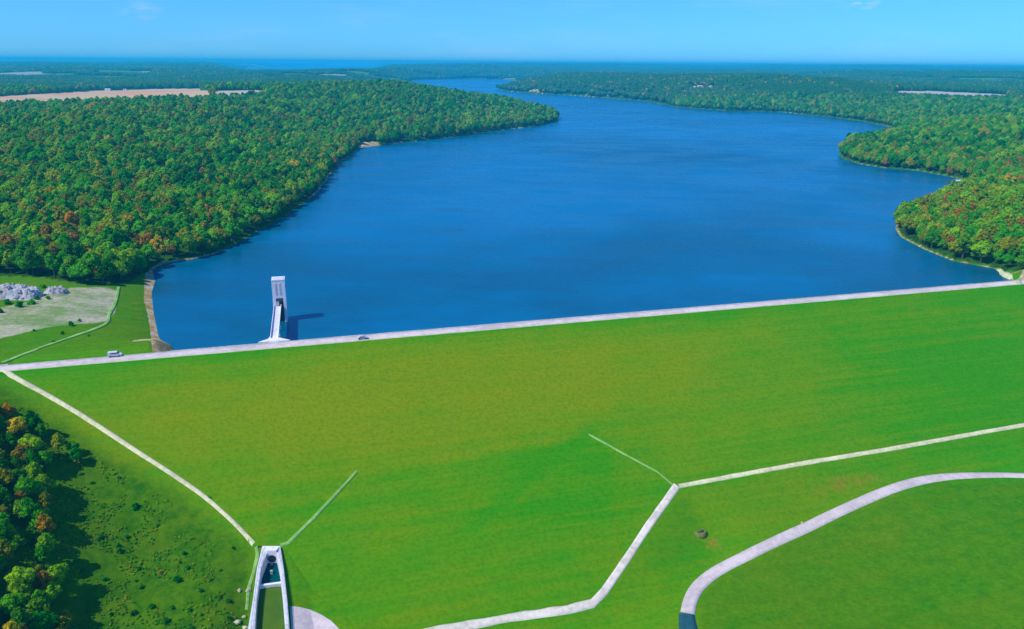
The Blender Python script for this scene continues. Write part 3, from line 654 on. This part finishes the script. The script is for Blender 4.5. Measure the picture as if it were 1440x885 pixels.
# ------------------------------------------------------------------ rocks
def rock_mesh(seed, n_=3, flat=.6, amp=.35):
    r_ = random.Random(seed); b_ = bmesh.new(); bmesh.ops.create_icosphere(b_, subdivisions=n_, radius=1)
    pl = [(Vector((r_.gauss(0, 1), r_.gauss(0, 1), r_.gauss(0, 1))).normalized(), r_.uniform(.62, .9)) for _ in range(16)]
    for v in b_.verts:
        for nrm, d in pl:
            k = v.co.dot(nrm)
            if k > d: v.co -= nrm*(k-d)
        v.co *= 1+r_.uniform(-.05, .05)*amp; v.co.z *= flat
    me = bpy.data.meshes.new('rock'); b_.to_mesh(me); b_.free(); me.materials.append(M_ROCK); return me
rm2 = [rock_mesh(i, 2) for i in range(4)]
def outcrop(px, py, w, d_, h, label, seed):
    c = ghit(px, py); nx, ny = int(w*2.2), int(d_*2.6); V = []; F_ = []
    for j_ in range(ny+1):
        for i_ in range(nx+1):
            u_, v_ = i_/nx*2-1, j_/ny*2-1; x_, y_ = c[0]+u_*w/2, c[1]+v_*d_/2
            env = max(0, 1-abs(u_)**3-.25*vnoise(np.array(i_/4.), np.array(seed*3.), 2))*sstep(-1, -.25, v_)*(1-sstep(.55, 1, v_))
            n1 = 1-abs(2*float(fbm(np.array(x_), np.array(y_), 5., seed, 4)))*2.2; n2 = float(fbm(np.array(x_), np.array(y_), 1.6, seed+5, 3))
            hh = h*min(1, env*1.5)*(.80+.20*n1)+n2*3.0*min(1, env*3); hh = hh*.6+.4*round(hh/1.3)*1.3
            V.append((x_+float(fbm(np.array(x_), np.array(y_), 2., 60, 2))*1.2, y_+float(fbm(np.array(x_), np.array(y_), 2., 61, 2))*1.2, float(ground_surf(x_, y_)[0])-.4+hh))
    for j_ in range(ny):
        for i_ in range(nx): a = j_*(nx+1)+i_; F_.append((a, a+1, a+nx+2, a+nx+1))
    me = np_mesh('rock_outcrop', V, F_, [M_ROCK]); b_ = bmesh.new(); b_.from_mesh(me); r_ = random.Random(seed)
    for q_ in range(int(w*d_*.22)):
        u_, v_ = r_.uniform(-1, 1), r_.uniform(-.85, .7); i_ = int((u_+1)/2*nx); j_ = int((v_+1)/2*ny); p_ = V[j_*(nx+1)+i_]; sz = r_.uniform(.35, 1.3)*(1-.35*abs(u_))
        tmp = bmesh.new(); tmp.from_mesh(rm2[r_.randrange(4)]); tmp.transform(Matrix.Translation((p_[0], p_[1], p_[2]+sz*.1)) @ Matrix.Rotation(r_.uniform(0, 6), 4, Vector((r_.uniform(-1, 1), r_.uniform(-1, 1), 1)).normalized()) @ Matrix.Diagonal((sz*1.3, sz, sz, 1)))
        m_ = bpy.data.meshes.new('tmp'); tmp.to_mesh(m_); tmp.free(); b_.from_mesh(m_); bpy.data.meshes.remove(m_)
    b_.to_mesh(me); b_.free(); me.materials.clear(); me.materials.append(M_ROCK)
    tag(link(bpy.data.objects.new('rock_outcrop', me)), label, 'rock outcrop')
outcrop(14, 417, 32, 13, 5.5, 'large pale blue-grey rock outcrop below the forest at the left edge', 3)
outcrop(79, 412, 12, 8, 3, 'small white rock pile below the forest, right of the large outcrop', 8)
def boulder(px, py, s_, label):
    c = ghit(px, py); o = bpy.data.objects.new('boulder', rock_b); link(o); o.location = (c[0], c[1], c[2]+s_*.2); o.scale = (s_, s_*.8, s_*.9); o.rotation_euler = (0, 0, random.uniform(0, 6)); tag(o, label, 'boulder', 'pale boulders')
rock_b = rock_mesh(11); rock_b.materials[0] = simple('cream_stone', (.50, .48, .28), .95, .3, 2)
for a in [(337, 831, .9, 'pale boulder in rough grass left of the thin path by the basin'), (349, 831, 1.1, 'brightest pale boulder, beside the thin path by the basin wall'), (334, 876, 1.3, 'pale boulder at the bottom edge, left of the basin wall'),
          (343, 868, .8, 'small pale boulder touching the outside of the left basin wall'), (345, 884, 1.2, 'pale boulder at the lowest visible end of the left basin wall'), (1128, 736, .8, 'small yellow-white boulder in the grass just above the curving paved road'),
          (1150, 741, .4, 'tiny pale stone on the edge of the curving paved road')]: boulder(*a)
# drain pit on the right meadow
pz = float(ground_z(*PIT)[0]); dp = empty('drain_pit', (PIT[0], PIT[1], pz)); tag(dp, 'round stone-lined drain pit sunk in the meadow right of the bent gravel path', 'drain')
def lathe(profile, seg=28, jit=0):
    b_ = bmesh.new(); rows = []
    for r_, z_ in profile: rows.append([b_.verts.new((r_*math.cos(6.28319*i/seg)*(1+random.uniform(-jit, jit)), r_*math.sin(6.28319*i/seg)*(1+random.uniform(-jit, jit)), z_+random.uniform(-jit, jit))) for i in range(seg)])
    for a, b in zip(rows[:-1], rows[1:]):
        for i in range(seg): b_.faces.new((a[i], a[(i+1) % seg], b[(i+1) % seg], b[i]))
    return b_
M_BROWN = simple('earth_lining', (.20, .19, .05), .95, .3, 1)
bm_obj('rim', lathe([(2.6, -.8), (2.3, .35), (1.9, .55), (1.55, .5)], jit=.05), M_BROWN, dp, True)
bm_obj('pit_shade', lathe([(1.6, .5), (1.4, .16), (.8, .08), (.05, .06)], jit=.01), M_DARK, dp, True)  # shallow bowl above ground; the pit's deep shade is its near-black colour

# ------------------------------------------------------------------ far farm buildings
def barn(px, py, w, d_, h, label, roofm, rz=0, name='farm_building'):
    c = ghit(px, py); b0 = empty(name, tuple(c), rz); tag(b0, label, 'building')
    b_ = bmesh.new(); box(b_, (0, 0, h/2-1), (w, d_, h+2)); bm_obj('wall', b_, M_WHITE, b0)
    b_ = bmesh.new(); pr = [(-d_/2-.5, h), (0, h+d_*.25), (d_/2+.5, h)]; a = [b_.verts.new((-w/2-.5, y_, z_)) for y_, z_ in pr]; c2 = [b_.verts.new((w/2+.5, y_, z_)) for y_, z_ in pr]
    b_.faces.new(a); b_.faces.new(c2[::-1])
    for i in range(3): j = (i+1) % 3; b_.faces.new((a[i], c2[i], c2[j], a[j]))
    bm_obj('roof', b_, roofm, b0)
    b_ = bmesh.new(); box(b_, (0, -d_/2-.05, h*.35), (w*.16, .1, h*.7)); bm_obj('door', b_, M_DARK, b0)
barn(28, 131, 20, 10, 4.5, 'white farm building far left, at the left end of the tan field', M_ROOFG)
barn(50, 131, 12, 8, 4, 'small white shed next to the far left farm building', M_ROOFR)
barn(152, 128, 16, 9, 5, 'pale farm building behind the middle of the tan field', M_ROOFG)
barn(176, 127.5, 10, 7, 4, 'small barn behind the tan field, right of its neighbour', M_ROOFR)
barn(984, 123, 16, 9, 4.5, 'white building in the far woods beyond the lake, left of its small neighbour', M_ROOFG)
barn(1000, 123, 10, 8, 4, 'small white building in the far woods, right of the larger one', M_ROOFG)
barn(1388, 135, 24, 10, 4, 'long white shed in the pale strip field at far right', M_ROOFG)
barn(1412, 137, 16, 9, 4, 'shorter white shed at the right end of the pale strip field', M_ROOFG)
barn(1345, 258.5, 7, 5, 3.2, 'small white boathouse on the pale beach of the right inlet', M_ROOFG, name='boathouse')

# ------------------------------------------------------------------ trees
def ico(sub):
    b_ = bmesh.new(); bmesh.ops.create_icosphere(b_, subdivisions=sub, radius=1); v = np.array([q.co[:] for q in b_.verts]); f = np.array([[q.index for q in p.verts] for p in b_.faces]); b_.free(); return v, f
I1, I2 = ico(1), ico(2)
def crown_geo(seed, rad_, hgt, base, nl=13, cards=1000, cs=.5):
    """crown of leafy lobes: (V, quads) - lobe cores plus leaf sprays spread over and between them"""
    g = np.random.default_rng(seed); V = []; Q = []; o = 0; lobes = []
    for i in range(nl):
        ph = i*2.4+g.uniform(-.5, .5); k = (i+.5)/nl; zz = base+hgt*(.22+.66*k); rr = rad_*(.66 if k < .8 else .3)*math.sqrt(max(.05, 1-(k-.25)**2))*g.uniform(.55, 1.1)
        lr = rad_*g.uniform(.30, .50)*(1.1-.35*k); lobes.append((rr*math.cos(ph), rr*math.sin(ph), zz, lr))
    lobes.append((0, 0, base+hgt*.55, rad_*.52)); L = np.array(lobes)
    for (a, b, c, r_) in lobes:
        v, f = I1; vv = v*(1+g.uniform(-.22, .16, (len(v), 1)))*r_*.80*np.array([1, 1, .85])+[a, b, c]; V.append(vv); Q.append(np.c_[f, f[:, 2]]+o); o += len(v)
    per = L[:, 3]**2; per /= per.sum(); which = g.choice(len(L), cards, p=per)
    d = g.normal(size=(cards, 3)); d[:, 2] += .35; d /= np.linalg.norm(d, axis=1)[:, None]
    P = L[which, :3]+d*(L[which, 3:4]*g.uniform(.72, 1.13, (cards, 1)))*[1, 1, .9]
    nrm = d+g.normal(size=(cards, 3))*.55; nrm /= np.linalg.norm(nrm, axis=1)[:, None]
    a = np.cross(nrm, g.normal(size=(cards, 3))); a /= np.linalg.norm(a, axis=1)[:, None]; b = np.cross(nrm, a); sz = g.uniform(.6, 1.4, (cards, 1))*cs
    q = np.stack([P-a*sz-b*sz*.4, P+a*sz*.2-b*sz, P+a*sz+b*sz*.35, P-a*sz*.25+b*sz], 1).reshape(-1, 3)
    V.append(q); Q.append(np.arange(cards*4).reshape(-1, 4)+o)
    return np.vstack(V), np.vstack(Q)
def mesh_mixed(name, V, Q, mats, matidx=None):
    tri = Q[:, 2] == Q[:, 3]; lens = np.where(tri, 3, 4); flat = np.concatenate([q[:l] for q, l in zip(Q, lens)]); st_ = np.r_[0, np.cumsum(lens)[:-1]]
    me = bpy.data.meshes.new(name); me.vertices.add(len(V)); me.vertices.foreach_set('co', V.astype(np.float32).ravel()); me.loops.add(len(flat)); me.loops.foreach_set('vertex_index', flat.astype(np.int32))
    me.polygons.add(len(Q)); me.polygons.foreach_set('loop_start', st_.astype(np.int32)); me.polygons.foreach_set('loop_total', lens.astype(np.int32)); me.update(calc_edges=True)
    for m in mats: me.materials.append(m)
    if matidx is not None: me.polygons.foreach_set('material_index', matidx.astype(np.int32))
    return me
def trunk_geo(hgt, r_, rad_, base, seed):
    g = random.Random(seed); V = []; Q = []; o = 0
    def limb(a, b, r0, r1, seg=6):
        nonlocal o; a, b = np.array(a, float), np.array(b, float); d = b-a; d /= np.linalg.norm(d); u = np.cross(d, [.3, .9, .1]); u /= np.linalg.norm(u); w = np.cross(d, u)
        for p, rr in ((a, r0), (b, r1)):
            for i in range(seg): th = 6.28319*i/seg; V.append(p+rr*(u*math.cos(th)+w*math.sin(th)))
        for i in range(seg): j = (i+1) % seg; Q.append([o+i, o+j, o+seg+j, o+seg+i])
        o += 2*seg
    m_ = [g.uniform(-.3, .3), g.uniform(-.3, .3), base+hgt*.25]; limb((0, 0, -1), m_, r_*1.25, r_*.8); limb(m_, (m_[0], m_[1]+.3, base+hgt*.8), r_*.8, r_*.25)
    for i in range(6): th = i*1.05+g.uniform(-.3, .3); limb((m_[0], m_[1], base+hgt*g.uniform(.05, .35)), (rad_*.6*math.cos(th), rad_*.6*math.sin(th), base+hgt*g.uniform(.4, .7)), r_*.4, r_*.12, 5)
    return np.array(V), np.array(Q)
SHAPES = [(4.4, 9.5, 4.0), (5.0, 8.5, 3.5), (3.6, 10.5, 4.0), (5.4, 9.0, 4.5), (4.0, 8.0, 3.0)]      # crown radius, crown height, clear stem
CR, TR = [], []
for i, (a, h, b) in enumerate(SHAPES):
    V, Q = crown_geo(40+i, a, h, b); TV, TQ = trunk_geo(h, .28, a, b, i); CR.append((V, Q)); TR.append((TV, TQ))
crown_me = [[mesh_mixed('crown', *CR[s_], [FM[c]]) for c in range(7)] for s_ in range(5)]
trunk_me = [mesh_mixed('trunk', *TR[s_], [M_BARK]) for s_ in range(5)]
# prototypes for the uncountable wood, kept in a collection outside the scene
PC = bpy.data.collections.new('forest_sources'); NP_ = 0
for c in range(7):
    for s_ in range(5):
        V = np.vstack([CR[s_][0], TR[s_][0]]); Q = np.vstack([CR[s_][1], TR[s_][1]+len(CR[s_][0])]); mi = np.r_[np.zeros(len(CR[s_][1])), np.ones(len(TR[s_][1]))]
        o = bpy.data.objects.new(f'source_{NP_:03d}', mesh_mixed('forest_tree', V, Q, [FM[c], M_BARK], mi)); PC.objects.link(o); NP_ += 1
# distant clumps of many crowns
mfar, tf, bf = new_mat('far_canopy'); pf = geo_pos(tf)
vo = tf.add('ShaderNodeTexVoronoi'); tf.put(vo.inputs['Vector'], pf); vo.inputs['Scale'].default_value = .1
sp = tf.add('ShaderNodeSeparateColor'); tf.put(sp.inputs[0], vo.outputs['Color'])
cr = tf.add('ShaderNodeValToRGB'); tf.put(cr.inputs[0], sp.outputs[0]); E_ = cr.color_ramp.elements
E_[0].position = 0; E_[0].color = (.008, .08, .008, 1); E_[1].position = .99; E_[1].color = (.34, .2, .02, 1)
for ps, cc in ((.45, (.015, .11, .008)), (.75, (.035, .13, .008)), (.92, (.09, .12, .012))): e = E_.new(ps); e.color = (*cc, 1)
tf.put(bf.inputs['Base Color'], tf.mix(tf.ramp(tf.noise(pf, .006, 3, .6), .4, .62), cr.outputs[0], (.014, .10, .01)))
bf.inputs['Roughness'].default_value = .9; bf.inputs['Specular IOR Level'].default_value = .1
for kx in range(4):
    g = np.random.default_rng(90+kx); V = []; Q = []; o_ = 0; v, f = I2 if kx < 2 else I1
    for i in range(16):
        q = np.array([(i % 4-1.5)*8.5+g.uniform(-2.5, 2.5), (i//4-1.5)*8.5+g.uniform(-2.5, 2.5), g.uniform(5, 9)]); vv = v*(1+g.uniform(-.2, .2, (len(v), 1)))*np.array([5.6, 5.6, 7])*g.uniform(.8, 1.15)+q; V.append(vv); Q.append(np.c_[f, f[:, 2]]+o_); o_ += len(v)
    o = bpy.data.objects.new(f'source_{NP_:03d}', mesh_mixed('forest_clump', np.vstack(V), np.vstack(Q), [mfar])); PC.objects.link(o); NP_ += 1

# candidate positions, jittered rings around the viewpoint's country
def scatter(r0, r1, sp_):
    n1 = int(2*r1/sp_)+1; xs = np.arange(-r1, r1, sp_); ys = np.arange(0, r1, sp_); X, Y = np.meshgrid(xs, ys); X = X.ravel()+rng.uniform(-.42, .42, X.size)*sp_; Y = Y.ravel()+rng.uniform(-.42, .42, Y.size)*sp_
    r = np.hypot(X, Y); a = np.abs(np.arctan2(X, Y)); k = (r >= r0) & (r < r1) & (a < R(39)+np.where(r < 700, .25, 0)); return X[k], Y[k]
def colour_index(x, y, px, py, sd):
    n_ = len(x); u = rng.uniform(size=n_); patch = fbm(x, y, 90, 50)*2.2
    warm = .015+.05*np.clip(patch, 0, 1)+.20*np.exp(-np.abs(sd)/35)*(np.hypot(x, y) < 1300)+.34*gauss(px, py, 110, 345, 170, 45)+.16*gauss(px, py, 1400, 320, 120, 60)+.25*gauss(px, py, 490, 205, 22, 14)+.12*gauss(px, py, 210, 190, 120, 60)
    warm = np.clip(warm*.8, 0, .5); yg = .20+.16*np.clip(patch+.3, 0, 1)+.2*gauss(px, py, 1380, 300, 140, 70)+.14*gauss(px, py, 60, 180, 160, 50)
    ci = np.where(u < warm*.58, 3, np.where(u < warm*.70, 4, np.where(u < warm*.84, 5, np.where(u < warm, 6, np.where(u < warm+.10+.5*np.clip(fbm(x, y, 170, 58, 3)*3, 0, .5)*(np.hypot(x, y) < 1700), np.where(u*97 % 1 < .5, 3, 2), np.where(u < warm+yg+.10, 2, np.where(u < warm+yg+.46+patch*.25, 1, 0)))))))
    return ci
AX = []
for r0, r1, sp_, kind in ((300, 1300, 6.2, 0), (1300, 2600, 8.4, 0), (2600, 6500, 30, 1), (6500, 16000, 62, 2)):
    x, y = scatter(r0, r1, sp_); z = ground_z(x, y, False); px, py = proj(x, y, z); sd = lake_sd(x, y); s_, tt = st(x, y); r = np.hypot(x, y)
    ok = wooded(x, y, z, px, py, sd, s_, tt, r) & (sd > (1.5 if kind == 0 else 16 if kind == 1 else 30)) & (px > -420) & (px < 1860)
    x, y, z, px, py, sd, r = (q[ok] for q in (x, y, z, px, py, sd, r)); n_ = len(x)
    if kind == 0: ci = colour_index(x, y, px, py, sd); ix = ci*5+rng.integers(0, 5, n_); sc = (rng.uniform(.52, 1.06, n_)+.35*rng.uniform(0, 1, n_)**4+.35*fbm(x, y, 70, 71, 2))*np.where(r > 1300, 1.18, 1.)
    else: ci = ix = 35+rng.integers(0, 2, n_)+(2 if kind == 2 else 0); sc = rng.uniform(.9, 1.15, n_)*(1 if kind == 1 else 1.9)
    AX.append(np.stack([x, y, z, px, py, r, ci, ix, sc, rng.uniform(0, 6.28, n_), np.full(n_, kind)], -1))
# wooded slope at the lower left, beyond the frame edge
x, y = [], []
WOOD = [(-420, 560), (-30, 572), (20, 590), (52, 606), (74, 640), (80, 690), (76, 740), (80, 790), (84, 840), (96, 905), (60, 1000), (-420, 1000)]
xs, ys = np.meshgrid(np.arange(-330, -60, 4.8), np.arange(60, 290, 4.8)); x = xs.ravel()+rng.uniform(-2.4, 2.4, xs.size); y = ys.ravel()+rng.uniform(-2.4, 2.4, xs.size)
z = ground_surf(x, y); px, py = proj(x, y, z); ok = inpoly(px, py, WOOD); x, y, z, px, py = (q[ok] for q in (x, y, z, px, py))
ex = [ghit(*p) for p in [(108, 652), (84, 640), (52, 612), (96, 884), (104, 640)]]; x = np.r_[x, [p[0] for p in ex]]; y = np.r_[y, [p[1] for p in ex]]; z = np.r_[z, [p[2] for p in ex]]; px, py = proj(x, y, z); n_ = len(x)
u = rng.uniform(size=n_); ci = np.select([u < .16, u < .40, u < .62, u < .82, u < .90, u < .96], [0, 1, 2, 3, 4, 5], 6); ci[-5] = 0; ci[-4] = 3; ci[-3] = 0; ci[-2] = 5; ci[-1] = 1
sc = rng.uniform(.44, .74, n_); sc[-5:] = [.56, .6, .62, .45, .5]
LW = np.stack([x, y, z, px, py, np.hypot(x, y), ci, ci*5+rng.integers(0, 5, n_), sc, rng.uniform(0, 6.28, n_), np.full(n_, 5)], -1)
ALL = np.vstack(AX+[LW]); print('tree points', len(ALL), [len(a) for a in AX], 'lower wood', n_)
# the 300 that show largest become trees of their own; a point counts as seen when its crown top is inside the frame
topx, topy = proj(ALL[:, 0], ALL[:, 1], ALL[:, 2]+9*ALL[:, 8])
vis = (topx > 0) & (topx < 1440) & (topy < 885) & (topy > 0) & ((ALL[:, 10] == 0) | (ALL[:, 10] == 5)) & (ALL[:, 5] < 900)
size = np.where(vis, ALL[:, 8]/ALL[:, 5]*np.where(ALL[:, 10] == 5, 3, 1), -1); order = np.argsort(-size)[:300]; own = np.zeros(len(ALL), bool); own[order] = True
print('own lower', int((own & (ALL[:, 10] == 5)).sum()), 'min dist', ALL[own, 5].min(), ALL[own, 5].max())
ORD = ['leftmost', 'second', 'third', 'fourth', 'fifth', 'sixth', 'seventh', 'eighth', 'ninth', 'tenth', 'eleventh', 'twelfth']+[f'{q}th' for q in range(13, 80)]
def region(a):
    px, py = a[3], a[4]
    if a[10] == 5:
        k = int(min(5, max(0, (py-600)//52))); return ['at the upper end of the lower-left wood', 'in the upper part of the lower-left wood', 'just above the middle of the lower-left wood', 'just below the middle of the lower-left wood', 'in the lower part of the lower-left wood', 'at the bottom edge of the lower-left wood'][k]
    if px > 1100:
        return 'on the shore of the near wooded point' if py > 340 else 'on the near wooded point' if py > 300 else 'at the back of the near wooded point'
    row = 'at the forest edge' if py > 372 else 'just inside the forest' if py > 350 else 'farther inside the forest'
    return row+(' behind the large outcrop' if px < 60 else ' behind the small rock pile' if px < 120 else ' behind the gravel lot' if px < 190 else ' on the left lake bank')
buck = {}
for i in order: buck.setdefault((region(ALL[i]), int(ALL[i, 6])), []).append(i)
for (rg_, c), L_ in buck.items():
    L_.sort(key=lambda i: ALL[i, 3]); nm = FOL[c][0]
    for k, i in enumerate(L_):
        a = ALL[i]; s_ = int(a[7]) % 5
        lab = f'only {nm} tree {rg_}' if len(L_) == 1 else f'leftmost {nm} tree {rg_}' if k == 0 else f'{ORD[k]} {nm} tree from the left {rg_}'
        e = empty('broadleaf_tree', (a[0], a[1], a[2]-.1), a[9]); e.scale = (a[8],)*3
        tag(e, lab, 'tree', 'trees of the lower-left wood' if a[10] == 5 else 'trees at the near edge of the forest')
        link(bpy.data.objects.new('trunk', trunk_me[s_]), e); link(bpy.data.objects.new('crown', crown_me[s_][c]), e)
REST = ALL[~own]
me = bpy.data.meshes.new('forest'); me.vertices.add(len(REST)); me.vertices.foreach_set('co', REST[:, :3].astype(np.float32).ravel())
a = me.attributes.new('pick', 'INT', 'POINT'); a.data.foreach_set('value', REST[:, 7].astype(np.int32))
a = me.attributes.new('size', 'FLOAT', 'POINT'); a.data.foreach_set('value', REST[:, 8].astype(np.float32))
a = me.attributes.new('turn', 'FLOAT_VECTOR', 'POINT'); a.data.foreach_set('vector', np.stack([REST[:, 9]*0, REST[:, 9]*0, REST[:, 9]], -1).astype(np.float32).ravel())
fo = link(bpy.data.objects.new('forest', me)); tag(fo, 'dense early-autumn broadleaf forest covering the hills round the lake', 'forest', kind='stuff')
gn = bpy.data.node_groups.new('forest_planting', 'GeometryNodeTree'); gn.interface.new_socket('Geometry', in_out='INPUT', socket_type='NodeSocketGeometry'); gn.interface.new_socket('Geometry', in_out='OUTPUT', socket_type='NodeSocketGeometry')
gi = gn.nodes.new('NodeGroupInput'); go = gn.nodes.new('NodeGroupOutput'); ip = gn.nodes.new('GeometryNodeInstanceOnPoints'); ci_ = gn.nodes.new('GeometryNodeCollectionInfo')
ci_.inputs[0].default_value = PC; ci_.inputs['Separate Children'].default_value = True; ci_.inputs['Reset Children'].default_value = True
def named(nm, ty):
    q = gn.nodes.new('GeometryNodeInputNamedAttribute'); q.data_type = ty; q.inputs[0].default_value = nm; return q.outputs[0]
ip.inputs['Pick Instance'].default_value = True; ln = gn.links.new
ln(gi.outputs[0], ip.inputs['Points']); ln(ci_.outputs[0], ip.inputs['Instance']); ln(named('pick', 'INT'), ip.inputs['Instance Index'])
ln(named('turn', 'FLOAT_VECTOR'), ip.inputs['Rotation']); ln(named('size', 'FLOAT'), ip.inputs['Scale']); ln(ip.outputs[0], go.inputs[0])
fo.modifiers.new('planting', 'NODES').node_group = gn

# ------------------------------------------------------------------ shrubs dotted over the rough slope
sh = []
for i in range(3):
    V, Q = crown_geo(70+i, 1.0, 1.7, -.25, 7, 160, .2); sh.append([mesh_mixed('shrub', V, Q, [FM[c]]) for c in (0, 1, 2, 6)])
SP = [(168, 776, 2.0, 0), (259, 780, 1.5, 0), (253, 792, 1.2, 0), (265, 800, 1.2, 0), (196, 801, 1.4, 0), (191, 818, .9, 0), (198, 827, 1.4, 0), (147, 816, 1.3, 0), (328, 772, 1.2, 0), (249, 818, 2.2, 0), (296, 816, 1.1, 1), (283, 832, 1.3, 0),
      (309, 841, 1.1, 0), (320, 846, 1.4, 0), (213, 855, 1.7, 0), (242, 856, 1.3, 0), (266, 859, 1.3, 0), (187, 864, 1.7, 0), (155, 865, 1.2, 0), (233, 875, 2.1, 0), (269, 884, 1.5, 0), (321, 870, 1.4, 0), (282, 865, 1.1, 1), (310, 803, .9, 1),
      (119, 803, 1.5, 0), (225, 806, 1.4, 3), (190, 714, 2.5, 0), (113, 667, 1.4, 1), (129, 680, 1.2, 1), (167, 673, 1.3, 1), (142, 757, 1.8, 0), (179, 757, 1.3, 0), (167, 769, 1.4, 0), (122, 755, 1.5, 0), (221, 740, 1.1, 1), (125, 860, 1.6, 1),
      (100, 458, 2.6, 0), (48, 466, 1.4, 0), (88, 470, 1.6, 0), (112, 452, 1.8, 1), (10, 428, 3.2, 0), (28, 432, 3.4, 0), (45, 428, 3.2, 1), (0, 440, 2.8, 0), (60, 405, 2.8, 1), (68, 421, 2.2, 1), (52, 421, 2.8, 0), (125, 473, 1.0, 0), (295, 700, .8, 1), (75, 482, 1.3, 0)]
cn = ['dark green', 'green', 'yellow-green', 'rusty']; ps = sorted(SP, key=lambda q: q[1]); nb = {}
for q in SP:
    px, py, s_, c = q
    if py < 500: g_ = ('in the scrub by the outcrop' if px < 72 and py < 445 else 'on the strip above the upper track')
    else: g_ = 'high on the slope below the path' if py < 745 else 'on the slope level with the basin head' if py < 790 else 'midway down the slope' if py < 838 else 'low on the slope left of the basin'
    nb.setdefault((g_, c), []).append(q)
for (g_, c), L_ in nb.items():
    L_.sort()
    for k, (px, py, s_, _) in enumerate(L_):
        p = ghit(px, py); o = link(bpy.data.objects.new('shrub', sh[k % 3][c])); o.location = (p[0], p[1], p[2]-.05); o.scale = (s_*.62, s_*.62, s_*.55); o.rotation_euler = (0, 0, random.uniform(0, 6))
        tag(o, f'only {cn[c]} shrub {g_}' if len(L_) == 1 else f'leftmost {cn[c]} shrub {g_}' if k == 0 else f'{ORD[k]} {cn[c]} shrub from the left {g_}', 'shrub', 'shrubs scattered over the open ground')

# ------------------------------------------------------------------ uncountable low brush on the rough slope
tu = []
bc = bpy.data.collections.new('brush_sources')
for i in range(4):
    V, Q = crown_geo(170+i, .8, 1.0, -.2, 4, 60, .22); o = bpy.data.objects.new(f'brush_source_{i:03d}', mesh_mixed('brush', V, Q, [FM[(1, 3, 2, 1)[i]]])); bc.objects.link(o)
bx_, by_ = rng.uniform(-260, -30, 60000), rng.uniform(60, 300, 60000); bz_ = ground_surf(bx_, by_); px, py = proj(bx_, by_, bz_)
ok = inpoly(px, py, [(-300, 540), (-20, 545), (60, 592), (150, 655), (250, 712), (318, 765), (342, 800), (338, 1100), (-300, 1100)]) & (fbm(bx_, by_, 9, 91, 3) > .0) & (polydist(px, py, [(352, 770), (350, 900)], False) > 12)
k_ = np.flatnonzero(ok)[:7000]; me = bpy.data.meshes.new('brush'); me.vertices.add(len(k_)); me.vertices.foreach_set('co', np.stack([bx_[k_], by_[k_], bz_[k_]], -1).astype(np.float32).ravel())
a = me.attributes.new('pick', 'INT', 'POINT'); a.data.foreach_set('value', rng.integers(0, 4, len(k_)).astype(np.int32))
a = me.attributes.new('size', 'FLOAT', 'POINT'); a.data.foreach_set('value', (rng.uniform(.2, .62, len(k_))).astype(np.float32))
a = me.attributes.new('turn', 'FLOAT_VECTOR', 'POINT'); a.data.foreach_set('vector', np.stack([0*bx_[k_], 0*bx_[k_], rng.uniform(0, 6, len(k_))], -1).astype(np.float32).ravel())
bo_ = link(bpy.data.objects.new('brush', me)); tag(bo_, 'low olive-green brush and weeds covering the rough slope beside the outlet basin', 'brush', kind='stuff')
gn2 = gn.copy(); gn2.name = 'brush_planting'
for q in gn2.nodes:
    if q.bl_idname == 'GeometryNodeCollectionInfo': q.inputs[0].default_value = bc
bo_.modifiers.new('planting', 'NODES').node_group = gn2; print('brush', len(k_))
